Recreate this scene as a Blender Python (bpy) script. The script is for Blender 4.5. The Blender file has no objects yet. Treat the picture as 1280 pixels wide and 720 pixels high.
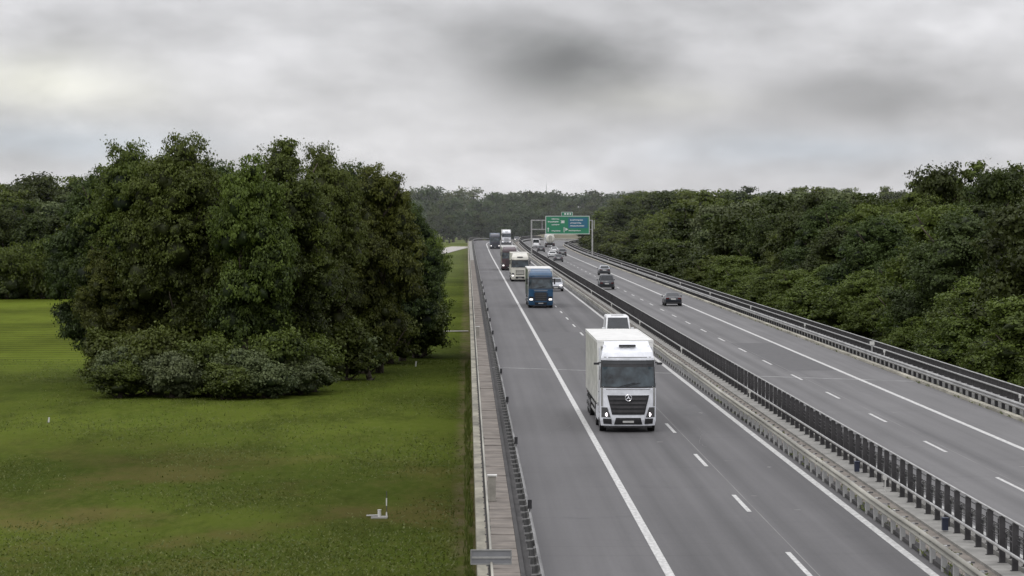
import bpy, bmesh, math, random
import numpy as np
from mathutils import Vector, Matrix, noise as mnoise
R = math.radians
scene = bpy.context.scene
C = scene.collection
rnd = random.Random(7)

# ------------------------------------------------------------------ camera
cam = bpy.data.cameras.new("camera"); cam_o = bpy.data.objects.new("camera", cam); C.objects.link(cam_o)
F = 3850.0; H = 9.8
cam.sensor_width = 36; cam.lens = 36 * F / 1280
cam.clip_start = 1; cam.clip_end = 20000
cam_o.location = (0, 0, H)
cam_o.rotation_euler = (R(90) - math.atan((360 - 265) / F), 0, -math.atan((640 - 583.5) / F))
scene.camera = cam_o
scene.view_settings.view_transform = 'Standard'; scene.view_settings.look = 'None'
scene.view_settings.exposure = 0; scene.view_settings.gamma = 1
scene.render.resolution_x = 1024; scene.render.resolution_y = 576

# ------------------------------------------------------------------ tagging
def tag(o, label=None, cat=None, group=None, kind=None):
    if label: o['label'] = label
    if cat: o['category'] = cat
    if group: o['group'] = group
    if kind: o['kind'] = kind
    return o
def empty(name, loc=(0, 0, 0), rz=0, label=None, cat=None, group=None):
    o = bpy.data.objects.new(name, None); C.objects.link(o); o.location = loc
    o.rotation_euler = (0, 0, rz); o.empty_display_size = .2
    return tag(o, label, cat, group)
def link_mesh(name, me, parent=None, loc=(0, 0, 0)):
    o = bpy.data.objects.new(name, me); C.objects.link(o); o.location = loc
    if parent: o.parent = parent
    return o
def copy_tree(o, parent=None):
    c = o.copy(); C.objects.link(c)
    if parent: c.parent = parent
    for ch in list(o.children): copy_tree(ch, c)
    return c

# ------------------------------------------------------------------ materials
def mat(name, col, rough=.6, metal=0.0, var=.12, scale=3.0, bump=0.0, col2=None, spec=.5, stretch=(1, 1, 1), coat=0.0):
    m = bpy.data.materials.new(name); m.use_nodes = True
    nt = m.node_tree; n = nt.nodes; b = n['Principled BSDF']
    tc = n.new('ShaderNodeTexCoord'); mp = n.new('ShaderNodeMapping'); mp.inputs['Scale'].default_value = stretch
    nz = n.new('ShaderNodeTexNoise'); nz.inputs['Scale'].default_value = scale; nz.inputs['Detail'].default_value = 6
    nz.inputs['Roughness'].default_value = .65
    mx = n.new('ShaderNodeMix'); mx.data_type = 'RGBA'
    c2 = col2 if col2 else tuple(max(0, c * (1 - var * 2)) for c in col)
    mx.inputs['A'].default_value = (*c2, 1); mx.inputs['B'].default_value = (*[min(1, c * (1 + (0 if col2 else var))) for c in col], 1)
    mr = n.new('ShaderNodeMapRange'); mr.inputs['From Min'].default_value = .3; mr.inputs['From Max'].default_value = .7
    L = nt.links
    L.new(tc.outputs['Object'], mp.inputs['Vector']); L.new(mp.outputs['Vector'], nz.inputs['Vector'])
    L.new(nz.outputs['Fac'], mr.inputs['Value']); L.new(mr.outputs['Result'], mx.inputs['Factor'])
    L.new(mx.outputs['Result'], b.inputs['Base Color'])
    b.inputs['Roughness'].default_value = rough; b.inputs['Metallic'].default_value = metal
    b.inputs['Specular IOR Level'].default_value = spec
    b.inputs['Coat Weight'].default_value = coat; b.inputs['Coat Roughness'].default_value = .1
    if bump:
        bp = n.new('ShaderNodeBump'); bp.inputs['Strength'].default_value = bump; bp.inputs['Distance'].default_value = .05
        L.new(nz.outputs['Fac'], bp.inputs['Height']); L.new(bp.outputs['Normal'], b.inputs['Normal'])
    return m
def emis(name, col, strength):
    m = mat(name, (.8, .8, .8), .2, var=.02)
    b = m.node_tree.nodes['Principled BSDF']
    b.inputs['Emission Color'].default_value = (*col, 1); b.inputs['Emission Strength'].default_value = strength
    return m

M = {}
M['galv'] = mat('galvanised steel', (.36, .36, .35), .5, .35, .22, 1.2, stretch=(1, .3, 1))
M['galv_mid'] = mat('aged galvanised steel', (.22, .22, .215), .6, .3, .3, 1.2, stretch=(1, .3, 1))
M['galv_cream'] = mat('weathered zinc', (.34, .33, .28), .6, .15, .3, .8, stretch=(1, .15, 1))
M['galv_dark'] = mat('dull steel', (.10, .10, .10), .6, .3, .25, 2)
M['fence_dark'] = mat('dark fence steel', (.052, .050, .052), .6, .1, .3, 2)
M['rail_light'] = mat('light rail', (.42, .42, .41), .45, .2, .2, 1.5)
M['concrete'] = mat('concrete', (.27, .265, .245), .85, 0, .22, .9, bump=.3)
M['concrete_cornice'] = mat('cornice concrete', (.27, .255, .20), .85, 0, .35, .9, bump=.3, stretch=(1, .4, 1))
M['concrete_cream'] = mat('pale kerb concrete', (.42, .40, .33), .85, 0, .3, .7, bump=.3, stretch=(1, .25, 1))
M['concrete_dark'] = mat('dark concrete', (.12, .118, .11), .9, 0, .3, 1.2, bump=.3)  # darker tone than the plain and kerb concretes
M['slab'] = mat('walkway slab', (.195, .172, .148), .9, 0, .25, 1.0, bump=.3)
M['white_pl'] = mat('white plastic', (.60, .60, .57), .5, 0, .08)
M['black_pl'] = mat('black plastic', (.02, .02, .022), .55, 0, .2, 5)
M['tyre'] = mat('rubber', (.018, .018, .018), .85, 0, .25, 6)
M['rim'] = mat('rim steel', (.35, .35, .36), .4, .6, .15, 5)
M['chrome'] = mat('chrome', (.7, .7, .72), .2, 1, .05, 5)
M['glass'] = mat('dark glass', (.018, .022, .026), .12, 0, .3, 1.2, spec=.6)
M['glass_truck'] = mat('cab glass', (.045, .062, .072), .12, 0, .5, 1.1, spec=.5)  # windscreen reflections put into the colour as an uneven bluish tone
M['lamp'] = mat('lamp glass', (.55, .57, .6), .15, .2, .15, 10)
M['lamp_on'] = emis('lit lamp', (1, .9, .95), 6)
M['lamp_lit_soft'] = emis('lit lamp soft', (1, .95, .9), 1.6)
M['red_lamp'] = mat('tail lamp red', (.09, .008, .008), .25, 0, .15)
M['plate'] = mat('number plate', (.6, .6, .58), .5, 0, .1)
M['bark'] = mat('bark', (.07, .055, .04), .9, 0, .35, 6, bump=.5)
M['orange'] = mat('amber', (.6, .2, .03), .4, 0, .1)
def paint(name, c, rough=.35, metal=0.0, dirt=.1): return mat(name, c, rough, metal, dirt, 1.6, coat=.3)

# ------------------------------------------------------------------ path of the motorway
def S(Y):
    if Y < 850: return 0.0
    if Y < 1300: return (Y - 850) ** 2 / 2400.0
    return 84.4 + (Y - 1300) * .375
_k = [(-500, 0), (700, 0), (800, .35), (870, .9), (920, 1.0), (1000, .7), (1100, -.7), (1250, -2.5), (1600, -4.6), (3000, -4.6)]
def _e(Y): return float(np.interp(Y, [a for a, b in _k], [b for a, b in _k]))
def E(Y): return sum(_e(Y + d) for d in (-40, -20, 0, 20, 40)) / 5 if Y > 640 else 0.0
def XR(Y):
    return 26.0 + (0 if Y < 830 else min(60, (Y - 830) ** 2 / 490.0))
YS = [20, 60] + list(range(80, 700, 20)) + list(range(700, 1100, 10)) + list(range(1100, 1500, 25))

def mesh_from(name, verts, faces, m, smooth=False):
    me = bpy.data.meshes.new(name); me.from_pydata(verts, [], faces); me.update()
    me.materials.append(m)
    if smooth: me.polygons.foreach_set('use_smooth', [True] * len(me.polygons))
    return me
def sweep(name, prof, m, parent=None, y0=60, y1=1400, closed=True, xoff=None, org=(0, 0, 0), smooth=False, wob=0):
    ys = [y0] + [y for y in YS if y0 < y < y1] + [y1]
    if wob: ys = list(np.arange(y0, min(y1, 400), 4)) + [y for y in YS if 400 <= y < y1] + [y1]
    V = []; Fc = []; n = len(prof)
    for i, y in enumerate(ys):
        s, e = S(y), E(y)
        if xoff: s = xoff(y)
        w = wob * mnoise.noise(Vector((y * .11, 3.3, 0))) if wob else 0
        w2 = wob * .5 * mnoise.noise(Vector((y * .17, 9.3, 0))) if wob else 0
        for (x, z) in prof: V.append((x + s + w - org[0], y - org[1], z + e + w2 - org[2]))
    k = n if closed else n - 1
    for i in range(len(ys) - 1):
        for j in range(k):
            a = i * n + j; b = i * n + (j + 1) % n
            Fc.append((a, b, b + n, a + n))
    if closed:
        Fc.append(tuple(range(n - 1, -1, -1))); Fc.append(tuple(range((len(ys) - 1) * n, len(ys) * n)))
    return link_mesh(name, mesh_from(name, V, Fc, m, smooth), parent)
def rect(x0, x1, z0, z1): return [(x0, z0), (x1, z0), (x1, z1), (x0, z1)]

# ------------------------------------------------------------------ asphalt
def asphalt(name, base, tracks):
    m = bpy.data.materials.new(name); m.use_nodes = True
    nt = m.node_tree; n = nt.nodes; L = nt.links; b = n['Principled BSDF']
    tc = n.new('ShaderNodeTexCoord')
    def nz(scale, st, det=5, rough=.6):
        mp = n.new('ShaderNodeMapping'); mp.inputs['Scale'].default_value = st
        t = n.new('ShaderNodeTexNoise'); t.inputs['Scale'].default_value = scale; t.inputs['Detail'].default_value = det
        t.inputs['Roughness'].default_value = rough
        L.new(tc.outputs['Object'], mp.inputs['Vector']); L.new(mp.outputs['Vector'], t.inputs['Vector']); return t.outputs['Fac']
    def mth(op, a, bb, c=None):
        t = n.new('ShaderNodeMath'); t.operation = op
        for i, v in enumerate((a, bb, c)):
            if v is None: continue
            if isinstance(v, (int, float)): t.inputs[i].default_value = v
            else: L.new(v, t.inputs[i])
        return t.outputs[0]
    patches = nz(.35, (1, .12, 1)); streak = nz(1.6, (1, .006, 1), 4); fine = nz(9, (1, .35, 1), 8, .8); big = nz(.05, (1, .4, 1), 3)
    v = mth('MULTIPLY_ADD', patches, .8, .60)
    v = mth('MULTIPLY', v, mth('MULTIPLY_ADD', streak, .8, .60))
    v = mth('MULTIPLY', v, mth('MULTIPLY_ADD', fine, .5, .75))
    v = mth('MULTIPLY', v, mth('MULTIPLY_ADD', big, .5, .75))
    sx = n.new('ShaderNodeSeparateXYZ'); L.new(tc.outputs['Object'], sx.inputs[0])
    for cx in tracks:
        d = mth('ABSOLUTE', mth('SUBTRACT', sx.outputs[0], cx), 0)
        k = mth('SUBTRACT', 1, mth('MINIMUM', mth('DIVIDE', d, .5), 1))
        v = mth('MULTIPLY', v, mth('SUBTRACT', 1, mth('MULTIPLY', k, .26)))
    # dark transverse stains and sealed joints
    jt = nz(.5, (.02, 1, 1), 2)
    j2 = mth('LESS_THAN', mth('ABSOLUTE', mth('SUBTRACT', jt, .5), 0), .004)
    v = mth('MULTIPLY', v, mth('SUBTRACT', 1, mth('MULTIPLY', j2, .12)))
    cb = n.new('ShaderNodeCombineColor')
    L.new(mth('MULTIPLY', v, base[0]), cb.inputs[0]); L.new(mth('MULTIPLY', v, base[1]), cb.inputs[1]); L.new(mth('MULTIPLY', v, base[2]), cb.inputs[2])
    L.new(cb.outputs[0], b.inputs['Base Color'])
    b.inputs['Roughness'].default_value = .72; b.inputs['Specular IOR Level'].default_value = .45
    bp = n.new('ShaderNodeBump'); bp.inputs['Strength'].default_value = .25; bp.inputs['Distance'].default_value = .01
    L.new(fine, bp.inputs['Height']); L.new(bp.outputs['Normal'], b.inputs['Normal'])
    return m
M['asph_l'] = asphalt('asphalt', (.082, .080, .081), (6.4, 8.2, 10.0, 11.8))
M['asph_r'] = asphalt('asphalt pale', (.115, .113, .113), (16.9, 18.6, 20.4, 22.2))
M['line'] = mat('road paint', (.62, .62, .60), .6, 0, .2, 7, col2=(.30, .30, .29), stretch=(1, .3, 1))
M['line_w'] = mat('worn road paint', (.50, .50, .48), .7, 0, .3, 3)
M['seam'] = mat('seam sealing', (.16, .155, .15), .6, 0, .3, 2, stretch=(1, .1, 1))

M['under_rail_dark'] = mat('dark under rails', (.045, .043, .042), .85, 0, .3, 1.5, bump=.3, stretch=(1, .3, 1))  # shade under the left guardrail put into the colour; median kerb equally dark
# carriageways (sheets) --------------------------------------------------
def sheet(name, x0f, x1f, m, z=0.0, y0=40, y1=1450, nx=1):
    V = []; Fc = []
    ys = [y0] + [y for y in YS if y0 < y < y1] + [y1]
    for y in ys:
        for k in range(nx + 1):
            a = x0f(y) + (x1f(y) - x0f(y)) * k / nx
            V.append((a, y, z + E(y)))
    n = nx + 1
    for i in range(len(ys) - 1):
        for k in range(nx): Fc.append((i * n + k, i * n + k + 1, (i + 1) * n + k + 1, (i + 1) * n + k))
    return tag(link_mesh(name, mesh_from(name, V, Fc, m)), kind='structure')
sheet('road', lambda y: 1.5 + min(S(y), max(0, y - 905) ** 2 / 2400), lambda y: 12.98 + S(y), M['asph_l'])
sheet('road_right', lambda y: 15.3 + S(y), lambda y: XR(y) - .06 + S(y), M['asph_r'])
def marking(name, x, w, m, segs, z=.005):
    V = []; Fc = []
    for (a, b) in segs:
        ys = [a] + [y for y in YS if a < y < b] + [b]
        base = len(V)
        for y in ys:
            for d in (-w / 2, w / 2): V.append((x + d + S(y), y, E(y) + z))
        for i in range(len(ys) - 1):
            q = base + i * 2; Fc.append((q, q + 1, q + 3, q + 2))
    return tag(link_mesh(name, mesh_from(name, V, Fc, m)), kind='structure')
marking('road_marking_shoulder', 5.48, .25, M['line'], [(40, 1400)])
marking('road_marking_edge', 12.60, .25, M['line'], [(40, 1400)])
marking('road_marking_lane', 9.24, .15, M['line'], [(82.4 - 36 + 18 * k, 88.4 - 36 + 18 * k) for k in range(66)])
marking('road_marking_edge', 15.78, .16, M['line_w'], [(40, 1400)])
marking('road_marking_lane', 19.57, .15, M['line'], [(107.3 - 54 + 18 * k, 113.3 - 54 + 18 * k) for k in range(66)])
marking('road_marking_shoulder', 23.0, .25, M['line'], [(40, 1400)])
marking('road_seam', 9.50, .035, M['seam'], [(40, 700)], .003)
marking('road_seam', 19.9, .035, M['seam'], [(40, 700)], .003)
def joint(name, x0, x1, ya, yb, w, m):
    V = [(x0, ya - w / 2, .0045), (x1, yb - w / 2, .0045), (x1, yb + w / 2, .0045), (x0, ya + w / 2, .0045)]
    tag(link_mesh(name, mesh_from(name, V, [(0, 1, 2, 3)], m)), kind='structure')
M['joint'] = mat('expansion joint', (.24, .24, .235), .6, .1, .4, 1.2)
jy = lambda x: 194 - (x - 1.9) * .68
marking('rail_shade_strip', 1.78, .42, M['under_rail_dark'], [(40, 900)], .004)  # dark strip laid as painted shade below the left guardrail
joint('expansion_joint', 1.55, 12.95, jy(1.55), jy(12.95), .55, M['joint'])
joint('expansion_joint', 15.35, 25.95, jy(15.35), jy(25.95), .55, M['joint'])
joint('expansion_joint', 1.55, 12.95, 510, 503, .9, M['joint'])
joint('expansion_joint', 15.35, 25.95, 500, 493, .9, M['joint'])

for i, (x, y, a, b_) in enumerate(((8.2, 131, .5, .5), (10.3, 121, .6, .4), (9.9, 106, .35, .3), (10.9, 101, .4, .3), (11.6, 118, .3, .5), (18.4, 128, .5, .4), (21.4, 118, .4, .4), (20.9, 150, .5, .6), (11.4, 150, .3, 1.0))):
    V = [(x + a * math.cos(t) * rnd.uniform(.2, .5), y + b_ * math.sin(t) * rnd.uniform(.2, .5), .0042) for t in [k * .7 for k in range(9)]]
    tag(link_mesh('road_patch', mesh_from('road_patch', V, [tuple(range(9))], M['seam'])), kind='structure')
M['patch'] = mat('asphalt repair', (.080, .079, .080), .75, 0, .12, 1.5, bump=.2)
M['crack'] = mat('crack sealing', (.035, .034, .034), .5, 0, .2, 3)
for x, y, a, b_ in ((11.0, 152, 1.2, 9), (21.3, 210, 3.2, 40), (7.4, 236, 3.4, 30)):
    V = [(x - a / 2, y - b_ / 2, .0022), (x + a / 2, y - b_ / 2, .0022), (x + a / 2, y + b_ / 2, .0022), (x - a / 2, y + b_ / 2, .0022)]
    tag(link_mesh('road_repair', mesh_from('road_repair', V, [(0, 1, 2, 3)], M['patch'])), kind='structure')
def crack(x, y, dx, dy, n, w):
    V = []; px_, py_ = x, y
    for k in range(n + 1):
        V += [(px_ - w, py_, .0036), (px_ + w, py_ + w * 2, .0036)]; px_ += dx / n + rnd.gauss(0, .05); py_ += dy / n + rnd.gauss(0, .1)
    tag(link_mesh('road_crack', mesh_from('road_crack', V, [(2 * k, 2 * k + 1, 2 * k + 3, 2 * k + 2) for k in range(n)], M['crack'])), kind='structure')
for a in ((2.4, 98, 2.9, 1.0, 14, .02), (5.8, 110, 3.0, -.6, 14, .018), (3.0, 134, 2.2, 7, 16, .016), (10.1, 92, 2.2, 1.0, 12, .018), (10.0, 128, .4, 12, 20, .014), (16.6, 134, 2.6, 1.5, 12, .018), (20.2, 122, 2.4, -1, 12, .018), (21.6, 160, .3, 18, 20, .016), (24.2, 140, 1.4, 3, 12, .018), (2.6, 170, 2.6, 2, 12, .02)): crack(*a)
# kerbs, cornices, walkways ----------------------------------------------
def struct_sweep(name, prof, m, **k): return tag(sweep(name, prof, m, **k), kind='structure')
ext_l = lambda y: min(S(y), max(0, y - 905) ** 2 / 2400)
ext_r = lambda y: S(y) + XR(y) - 26.0
struct_sweep('bridge_cornice', rect(.28, .56, -.6, .2), M['concrete_cornice'], y0=40, y1=1000, xoff=ext_l)
struct_sweep('bridge_deck', rect(.35, 1.48, -1.1, .05), M['concrete'], y0=40, y1=1000, xoff=ext_l)
struct_sweep('bridge_deck_underside', rect(.4, 27.6, -1.3, -.05), M['concrete'], y0=40, y1=820)
struct_sweep('kerb_left', rect(1.44, 1.56, .0, .12), M['under_rail_dark'], y0=40, y1=1000, xoff=ext_l)  # kerb carries the same painted under-rail shade in its colour
struct_sweep('kerb_median', rect(12.99, 13.22, .0, .12), M['under_rail_dark'], y0=40, y1=1300)  # very dark tone below the median rail, between its pale posts
struct_sweep('median_verge', rect(13.225, 14.2, .0, .08), M['slab'], y0=40, y1=1300)
struct_sweep('median_cornice', rect(14.203, 14.85, .0, .16), M['concrete'], y0=40, y1=1300)
struct_sweep('median_cornice_right', rect(15.05, 15.28, -.3, .16), M['concrete'], y0=40, y1=1300)
struct_sweep('kerb_right', rect(25.95, 26.25, 0, .14), M['concrete_cream'], y0=40, y1=1300, xoff=ext_r)
struct_sweep('walkway_right', rect(26.253, 27.4, 0, .10), M['concrete_dark'], y0=40, y1=1300, xoff=ext_r)
struct_sweep('bridge_cornice_right', rect(27.403, 27.8, -.6, .18), M['concrete'], y0=40, y1=1300, xoff=ext_r)
# walkway slabs: individual courses inside one sheet of paving
V = []; Fc = []; y = 58.0
r2 = random.Random(3)
while y < 620:
    w = r2.choice((.98, 1.96, 1.96)); gap = .05 if r2.random() < .8 else .11
    sk = r2.uniform(-.05, .05); zt = .12 + r2.uniform(-.012, .012)
    b = len(V)
    for (xx, yy) in ((.565, y), (1.43, y + sk), (1.43, y + w - gap + sk), (.565, y + w - gap)): V.append((xx, yy, .052))
    for (xx, yy) in ((.565, y), (1.43, y + sk), (1.43, y + w - gap + sk), (.565, y + w - gap)): V.append((xx, yy, zt))
    for q in ((4, 5, 6, 7), (0, 1, 5, 4), (1, 2, 6, 5), (2, 3, 7, 6), (3, 0, 4, 7)): Fc.append(tuple(b + i for i in q))
    y += w
tag(link_mesh('walkway', mesh_from('walkway', V, Fc, M['slab'])), kind='structure')

# ------------------------------------------------------------------ generic solids
def box(bm, c, s, rz=0, bev=0):
    mtx = Matrix.Translation(c) @ Matrix.Rotation(rz, 4, 'Z') @ Matrix.Diagonal((*s, 1))
    r = bmesh.ops.create_cube(bm, size=1, matrix=mtx)
    if bev:
        ed = {e for v in r['verts'] for e in v.link_edges}
        bmesh.ops.bevel(bm, geom=list(ed), offset=bev, segments=2, affect='EDGES', profile=.6)
def cyl(bm, p0, p1, r0, r1=None, seg=12):
    p0 = Vector(p0); p1 = Vector(p1); r1 = r0 if r1 is None else r1
    d = p1 - p0; q = Vector((0, 0, 1)).rotation_difference(d.normalized()).to_matrix().to_4x4()
    bmesh.ops.create_cone(bm, cap_ends=True, segments=seg, radius1=r0, radius2=r1, depth=d.length,
                          matrix=Matrix.Translation((p0 + p1) / 2) @ q)
def done(bm, name, m, smooth=False):
    bmesh.ops.recalc_face_normals(bm, faces=bm.faces)
    me = bpy.data.meshes.new(name); bm.to_mesh(me); bm.free(); me.materials.append(m)
    if smooth: me.polygons.foreach_set('use_smooth', [True] * len(me.polygons))
    return me
def part(name, m, parent, *ops, smooth=False):
    bm = bmesh.new()
    for o in ops: o(bm)
    return link_mesh(name, done(bm, name, m, smooth), parent)
def B(c, s, rz=0, bev=0): return lambda bm: box(bm, c, s, rz, bev)
def CY(a, b, r, r1=None, seg=12): return lambda bm: cyl(bm, a, b, r, r1, seg)
def merged(name, me, pts, m):
    """one mesh made of many copies of me at pts"""
    nv = len(me.vertices); co = np.empty(nv * 3); me.vertices.foreach_get('co', co); co = co.reshape(-1, 3)
    fs = [tuple(p.vertices) for p in me.polygons]
    V = []; Fc = []
    for i, p in enumerate(pts):
        V.extend((co + np.array(p)).tolist()); Fc.extend([tuple(v + i * nv for v in f) for f in fs])
    return mesh_from(name, V, Fc, m)
def row_of(name, me, m, root, xs, ys, xoff=S, z=0.0, cap=99):
    pts = [(xs + xoff(y), y, E(y) + z) for y in ys]
    for p in pts[:cap]:
        o = link_mesh(name, me, root, (p[0] - root.location.x, p[1] + rnd.uniform(-.04, .04) - root.location.y, p[2] - root.location.z))
        o.rotation_euler = (rnd.gauss(0, .012), rnd.gauss(0, .012), rnd.gauss(0, .04))
    if len(pts) > cap:
        o = link_mesh(name, merged(name, me, pts[cap:], m), root, (-root.location.x, -root.location.y, -root.location.z))
        tag(o, kind='stuff')
def frange(a, b, s):
    out = []
    while a < b: out.append(a); a += s
    return out

# ------------------------------------------------------------------ guardrails
def wbeam(face, d, zb=.44):
    p = [(0, 0), (.025, .02), (.08, .055), (.08, .095), (.03, .13), (.0, .155), (.03, .18), (.08, .215), (.08, .255), (.025, .29), (0, .31)]
    out = [(face - d * .08 + d * x, zb + z) for x, z in p]
    back = [(face - d * .085 + d * (x - .004), zb + z) for x, z in reversed(p)]
    return out + back
def guardrail(label, face, d, beam_m, post_m, ys, xoff=S, double=False, y1=1300, spacer=True, wob=0.0, pw=.07, sm_=None):
    root = empty('guardrail', (face, 60, 0), 0, label, 'guardrail')
    o = sweep('rail_beam', wbeam(face, d), beam_m, root, 60, y1, True, xoff, org=(face, 60, 0), smooth=True, wob=wob)
    bm = bmesh.new()
    box(bm, (-d * .16, 0, .36), (pw, .1 if pw < .1 else .22, .72))
    pm = done(bm, 'post', post_m)
    row_of('post', pm, post_m, root, face, ys, xoff)
    if spacer:
        bm = bmesh.new(); box(bm, (-d * .21, 0, .66), (.24, .06, .04)); box(bm, (-d * .10, 0, .6), (.05, .09, .18))
        sm = done(bm, 'spacer', sm_ or beam_m); row_of('spacer', sm, sm_ or beam_m, root, face, ys, xoff, z=.045)
    if double:
        sweep('rear_rail', wbeam(face - d * .42, -d), M['galv'], root, 60, y1, True, xoff, org=(face, 60, 0), smooth=True)
    return root
ys2 = frange(61, 1000, 2.0)
guardrail('galvanised steel guardrail along the hard shoulder beside the narrow slab walkway', 1.95, 1, M['galv_mid'], M['galv_dark'], frange(61, 1000, 2.0), xoff=ext_l, y1=1200)
guardrail('cream weathered steel guardrail in front of the tall dark median fence', 12.85, -1, M['galv_cream'], M['rail_light'], frange(61.6, 1000, 2.0), wob=.05, pw=.14, sm_=M['galv_dark'])
guardrail('guardrail of the far carriageway standing behind the dark median fence', 15.5, 1, M['galv'], M['galv_dark'], frange(61.3, 1000, 2.0))
guardrail('grey steel guardrail on the pale kerb below the trees on the right', 26.18, -1, M['galv'], M['black_pl'], frange(60.7, 1000, 2.0), xoff=ext_r, pw=.15)

# ------------------------------------------------------------------ railings
def railing(label, x, top, mid, ys, post_m, rail_m, pw, top_r, xoff=S, infill=None, wires=(), y1=1000, base=.15, mid_dx=0.0, pd=.06):
    root = empty('railing', (x, 60, 0), 0, label, 'railing')
    o = (x, 60, 0)
    n = 8
    ring = [(x + top_r * math.cos(2 * math.pi * k / n), top + top_r * math.sin(2 * math.pi * k / n)) for k in range(n)]
    sweep('handrail', ring, rail_m, root, 60, y1, True, xoff, org=o, smooth=True)
    if mid:
        ring = [(x + mid_dx + .035 * math.cos(2 * math.pi * k / n), mid + .05 * math.sin(2 * math.pi * k / n)) for k in range(n)]
        sweep('middle_rail', ring, rail_m, root, 60, y1, True, xoff, org=o, smooth=True)
    bm = bmesh.new(); box(bm, (0, 0, (top + base) / 2 - .01), (pw, pd, top - base - .02)); box(bm, (0, 0, base + .012), (pw + .08, .14, .025))
    pm = done(bm, 'post', post_m); row_of('post', pm, post_m, root, x, ys, xoff)
    for w in wires:
        sweep('wire', rect(x + .05, x + .065, w, w + .02), post_m, root, 60, y1, True, xoff, org=o)
    if infill:
        step, bw, z0, z1, ymax = infill
        bm = bmesh.new(); box(bm, (0, 0, (z0 + z1) / 2), (bw, bw, z1 - z0)); im = done(bm, 'baluster', post_m)
        pts = [(xoff(y), y - 60, E(y)) for y in frange(60, ymax, step)]
        ob = link_mesh('infill_bars', merged('infill_bars', im, pts, post_m), root)
        sweep('bottom_rail', rect(x - .02, x + .02, z0 - .04, z0), post_m, root, 60, y1, True, xoff, org=o)
    return root
railing('slender pale handrail between the walkway slabs and the green meadow', .61, 1.1, None, frange(61.4, 1000, 2.0), M['galv_dark'], M['galv_cream'], .07, .035, xoff=ext_l, wires=(), base=.2)
railing('tall dark median fence of broad upright posts with light top and middle rails', 14.72, 1.47, .62, frange(60.9, 1000, 1.95), M['fence_dark'], M['rail_light'], .16, .03, mid_dx=-.12, wires=(.84, .98, 1.12), pd=.12)
railing('second dark fence across the median gap, partly hidden by the taller posts', 15.17, 1.1, None, frange(61.9, 1000, 1.95), M['fence_dark'], M['galv_dark'], .10, .025, wires=(.5, .8))
railing('dark barred parapet with two light rails at the outer edge below the trees', 27.58, 1.08, .72, frange(61, 1000, 2.0), M['fence_dark'], M['rail_light'], .08, .035, xoff=ext_r, infill=(.14, .022, .26, 1.04, 900), mid_dx=-.06)

# ------------------------------------------------------------------ small things on the deck
def delineator_white():
    root = empty('delineator', (0, 0, 0))
    part('stem', M['white_pl'], root, B((0, 0, .22), (.05, .06, .44)))
    part('head', M['white_pl'], root, B((0, 0, .46), (.13, .05, .20), bev=.012))
    part('band', M['black_pl'], root, B((0, 0, .36), (.134, .056, .05)))
    return root
dw = delineator_white(); first = [True]
def put_white(x, y, z, label, group):
    o = dw if first[0] else copy_tree(dw); first[0] = False
    o.location = (x, y, z); tag(o, label, 'delineator', group); return o
for i, y in enumerate((147, 195, 241, 287, 335, 382, 430, 478, 527, 576, 625, 674)):
    nm = ['nearest', 'second nearest', 'third nearest', 'fourth nearest'][i] if i < 4 else None
    put_white(26.5, y, .5, (nm + ' white delineator above the right hand guardrail') if nm else
              'small distant white delineator above the right hand guardrail', 'white delineators on the right guardrail')
for i, y in enumerate((106, 157, 207, 257, 307, 357)):
    nm = ['nearest to the camera', 'second', 'third'][i] if i < 3 else None
    put_white(14.45, y, .16, ('white delineator at the foot of the dark median fence, ' + nm) if nm else
              'distant white delineator at the foot of the dark median fence', 'white delineators along the median fence')
first_b = [None]
for i, y in enumerate((93, 119, 145, 171, 199, 226, 253, 280, 307, 334, 361, 388)):
    if first_b[0] is None:
        root = empty('reflector_post', (0, 0, 0))
        part('bracket', M['galv_dark'], root, B((0, 0, .03), (.05, .08, .10)))
        part('reflector_body', M['black_pl'], root, B((0, 0, .2), (.13, .06, .28), bev=.015))
        part('reflector_lens', M['orange'], root, B((0, .032, .24), (.06, .01, .12)))
        first_b[0] = root
    else: root = copy_tree(first_b[0])
    root.location = (1.9, y, .76)
    nm = ['nearest', 'second nearest', 'third nearest', 'fourth nearest'][i] if i < 4 else None
    tag(root, (nm + ' black reflector on top of the left guardrail') if nm else 'small distant black reflector on the left guardrail',
        'reflector', 'black reflectors on the left guardrail')
# narrow cabinets by the handrail
cab0 = empty('junction_cabinet', (.84, 103, .12))
part('cabinet_body', mat('cabinet grey', (.30, .285, .25), .6, 0, .15), cab0, B((0, 0, .42), (.26, .3, .84), bev=.01))
part('cabinet_lid', M['white_pl'], cab0, B((0, 0, .86), (.34, .36, .05), bev=.008))
part('cabinet_foot', M['concrete_dark'], cab0, B((0, 0, -.03), (.30, .34, .05)))
tag(cab0, 'narrow grey cabinet with white lid on the walkway, the nearer one', 'cabinet', 'cabinets on the walkway')
c2 = copy_tree(cab0); c2.location = (.84, 237, .12); tag(c2, 'narrow pale cabinet further up the walkway beside the handrail', 'cabinet', 'cabinets on the walkway')
sg = empty('info_board', (.6, 76.2, 1.0), 0, 'grey rectangular panel fixed across the handrail near the bottom of the view', 'panel')
m_sg = mat('panel grey', (.24, .245, .26), .5, .3, .1, 2)
part('panel_plate', m_sg, sg, B((0, -.04, .25), (1.0, .02, .32)))
part('panel_frame', M['galv'], sg, B((0, -.055, .425), (1.02, .03, .03)), B((0, -.055, .075), (1.02, .03, .03)), B((-.5, -.055, .25), (.03, .03, .32)), B((.5, -.055, .25), (.03, .03, .32)))
part('clamp', M['galv_dark'], sg, B((0, .0, .2), (.08, .09, .42)))
part('crossbar', M['rail_light'], sg, B((0, -.062, .24), (.96, .015, .05)))
bx = empty('equipment_box', (14.42, 92.5, .16), 0, 'small dark blue box at the foot of the median fence', 'box')
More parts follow.
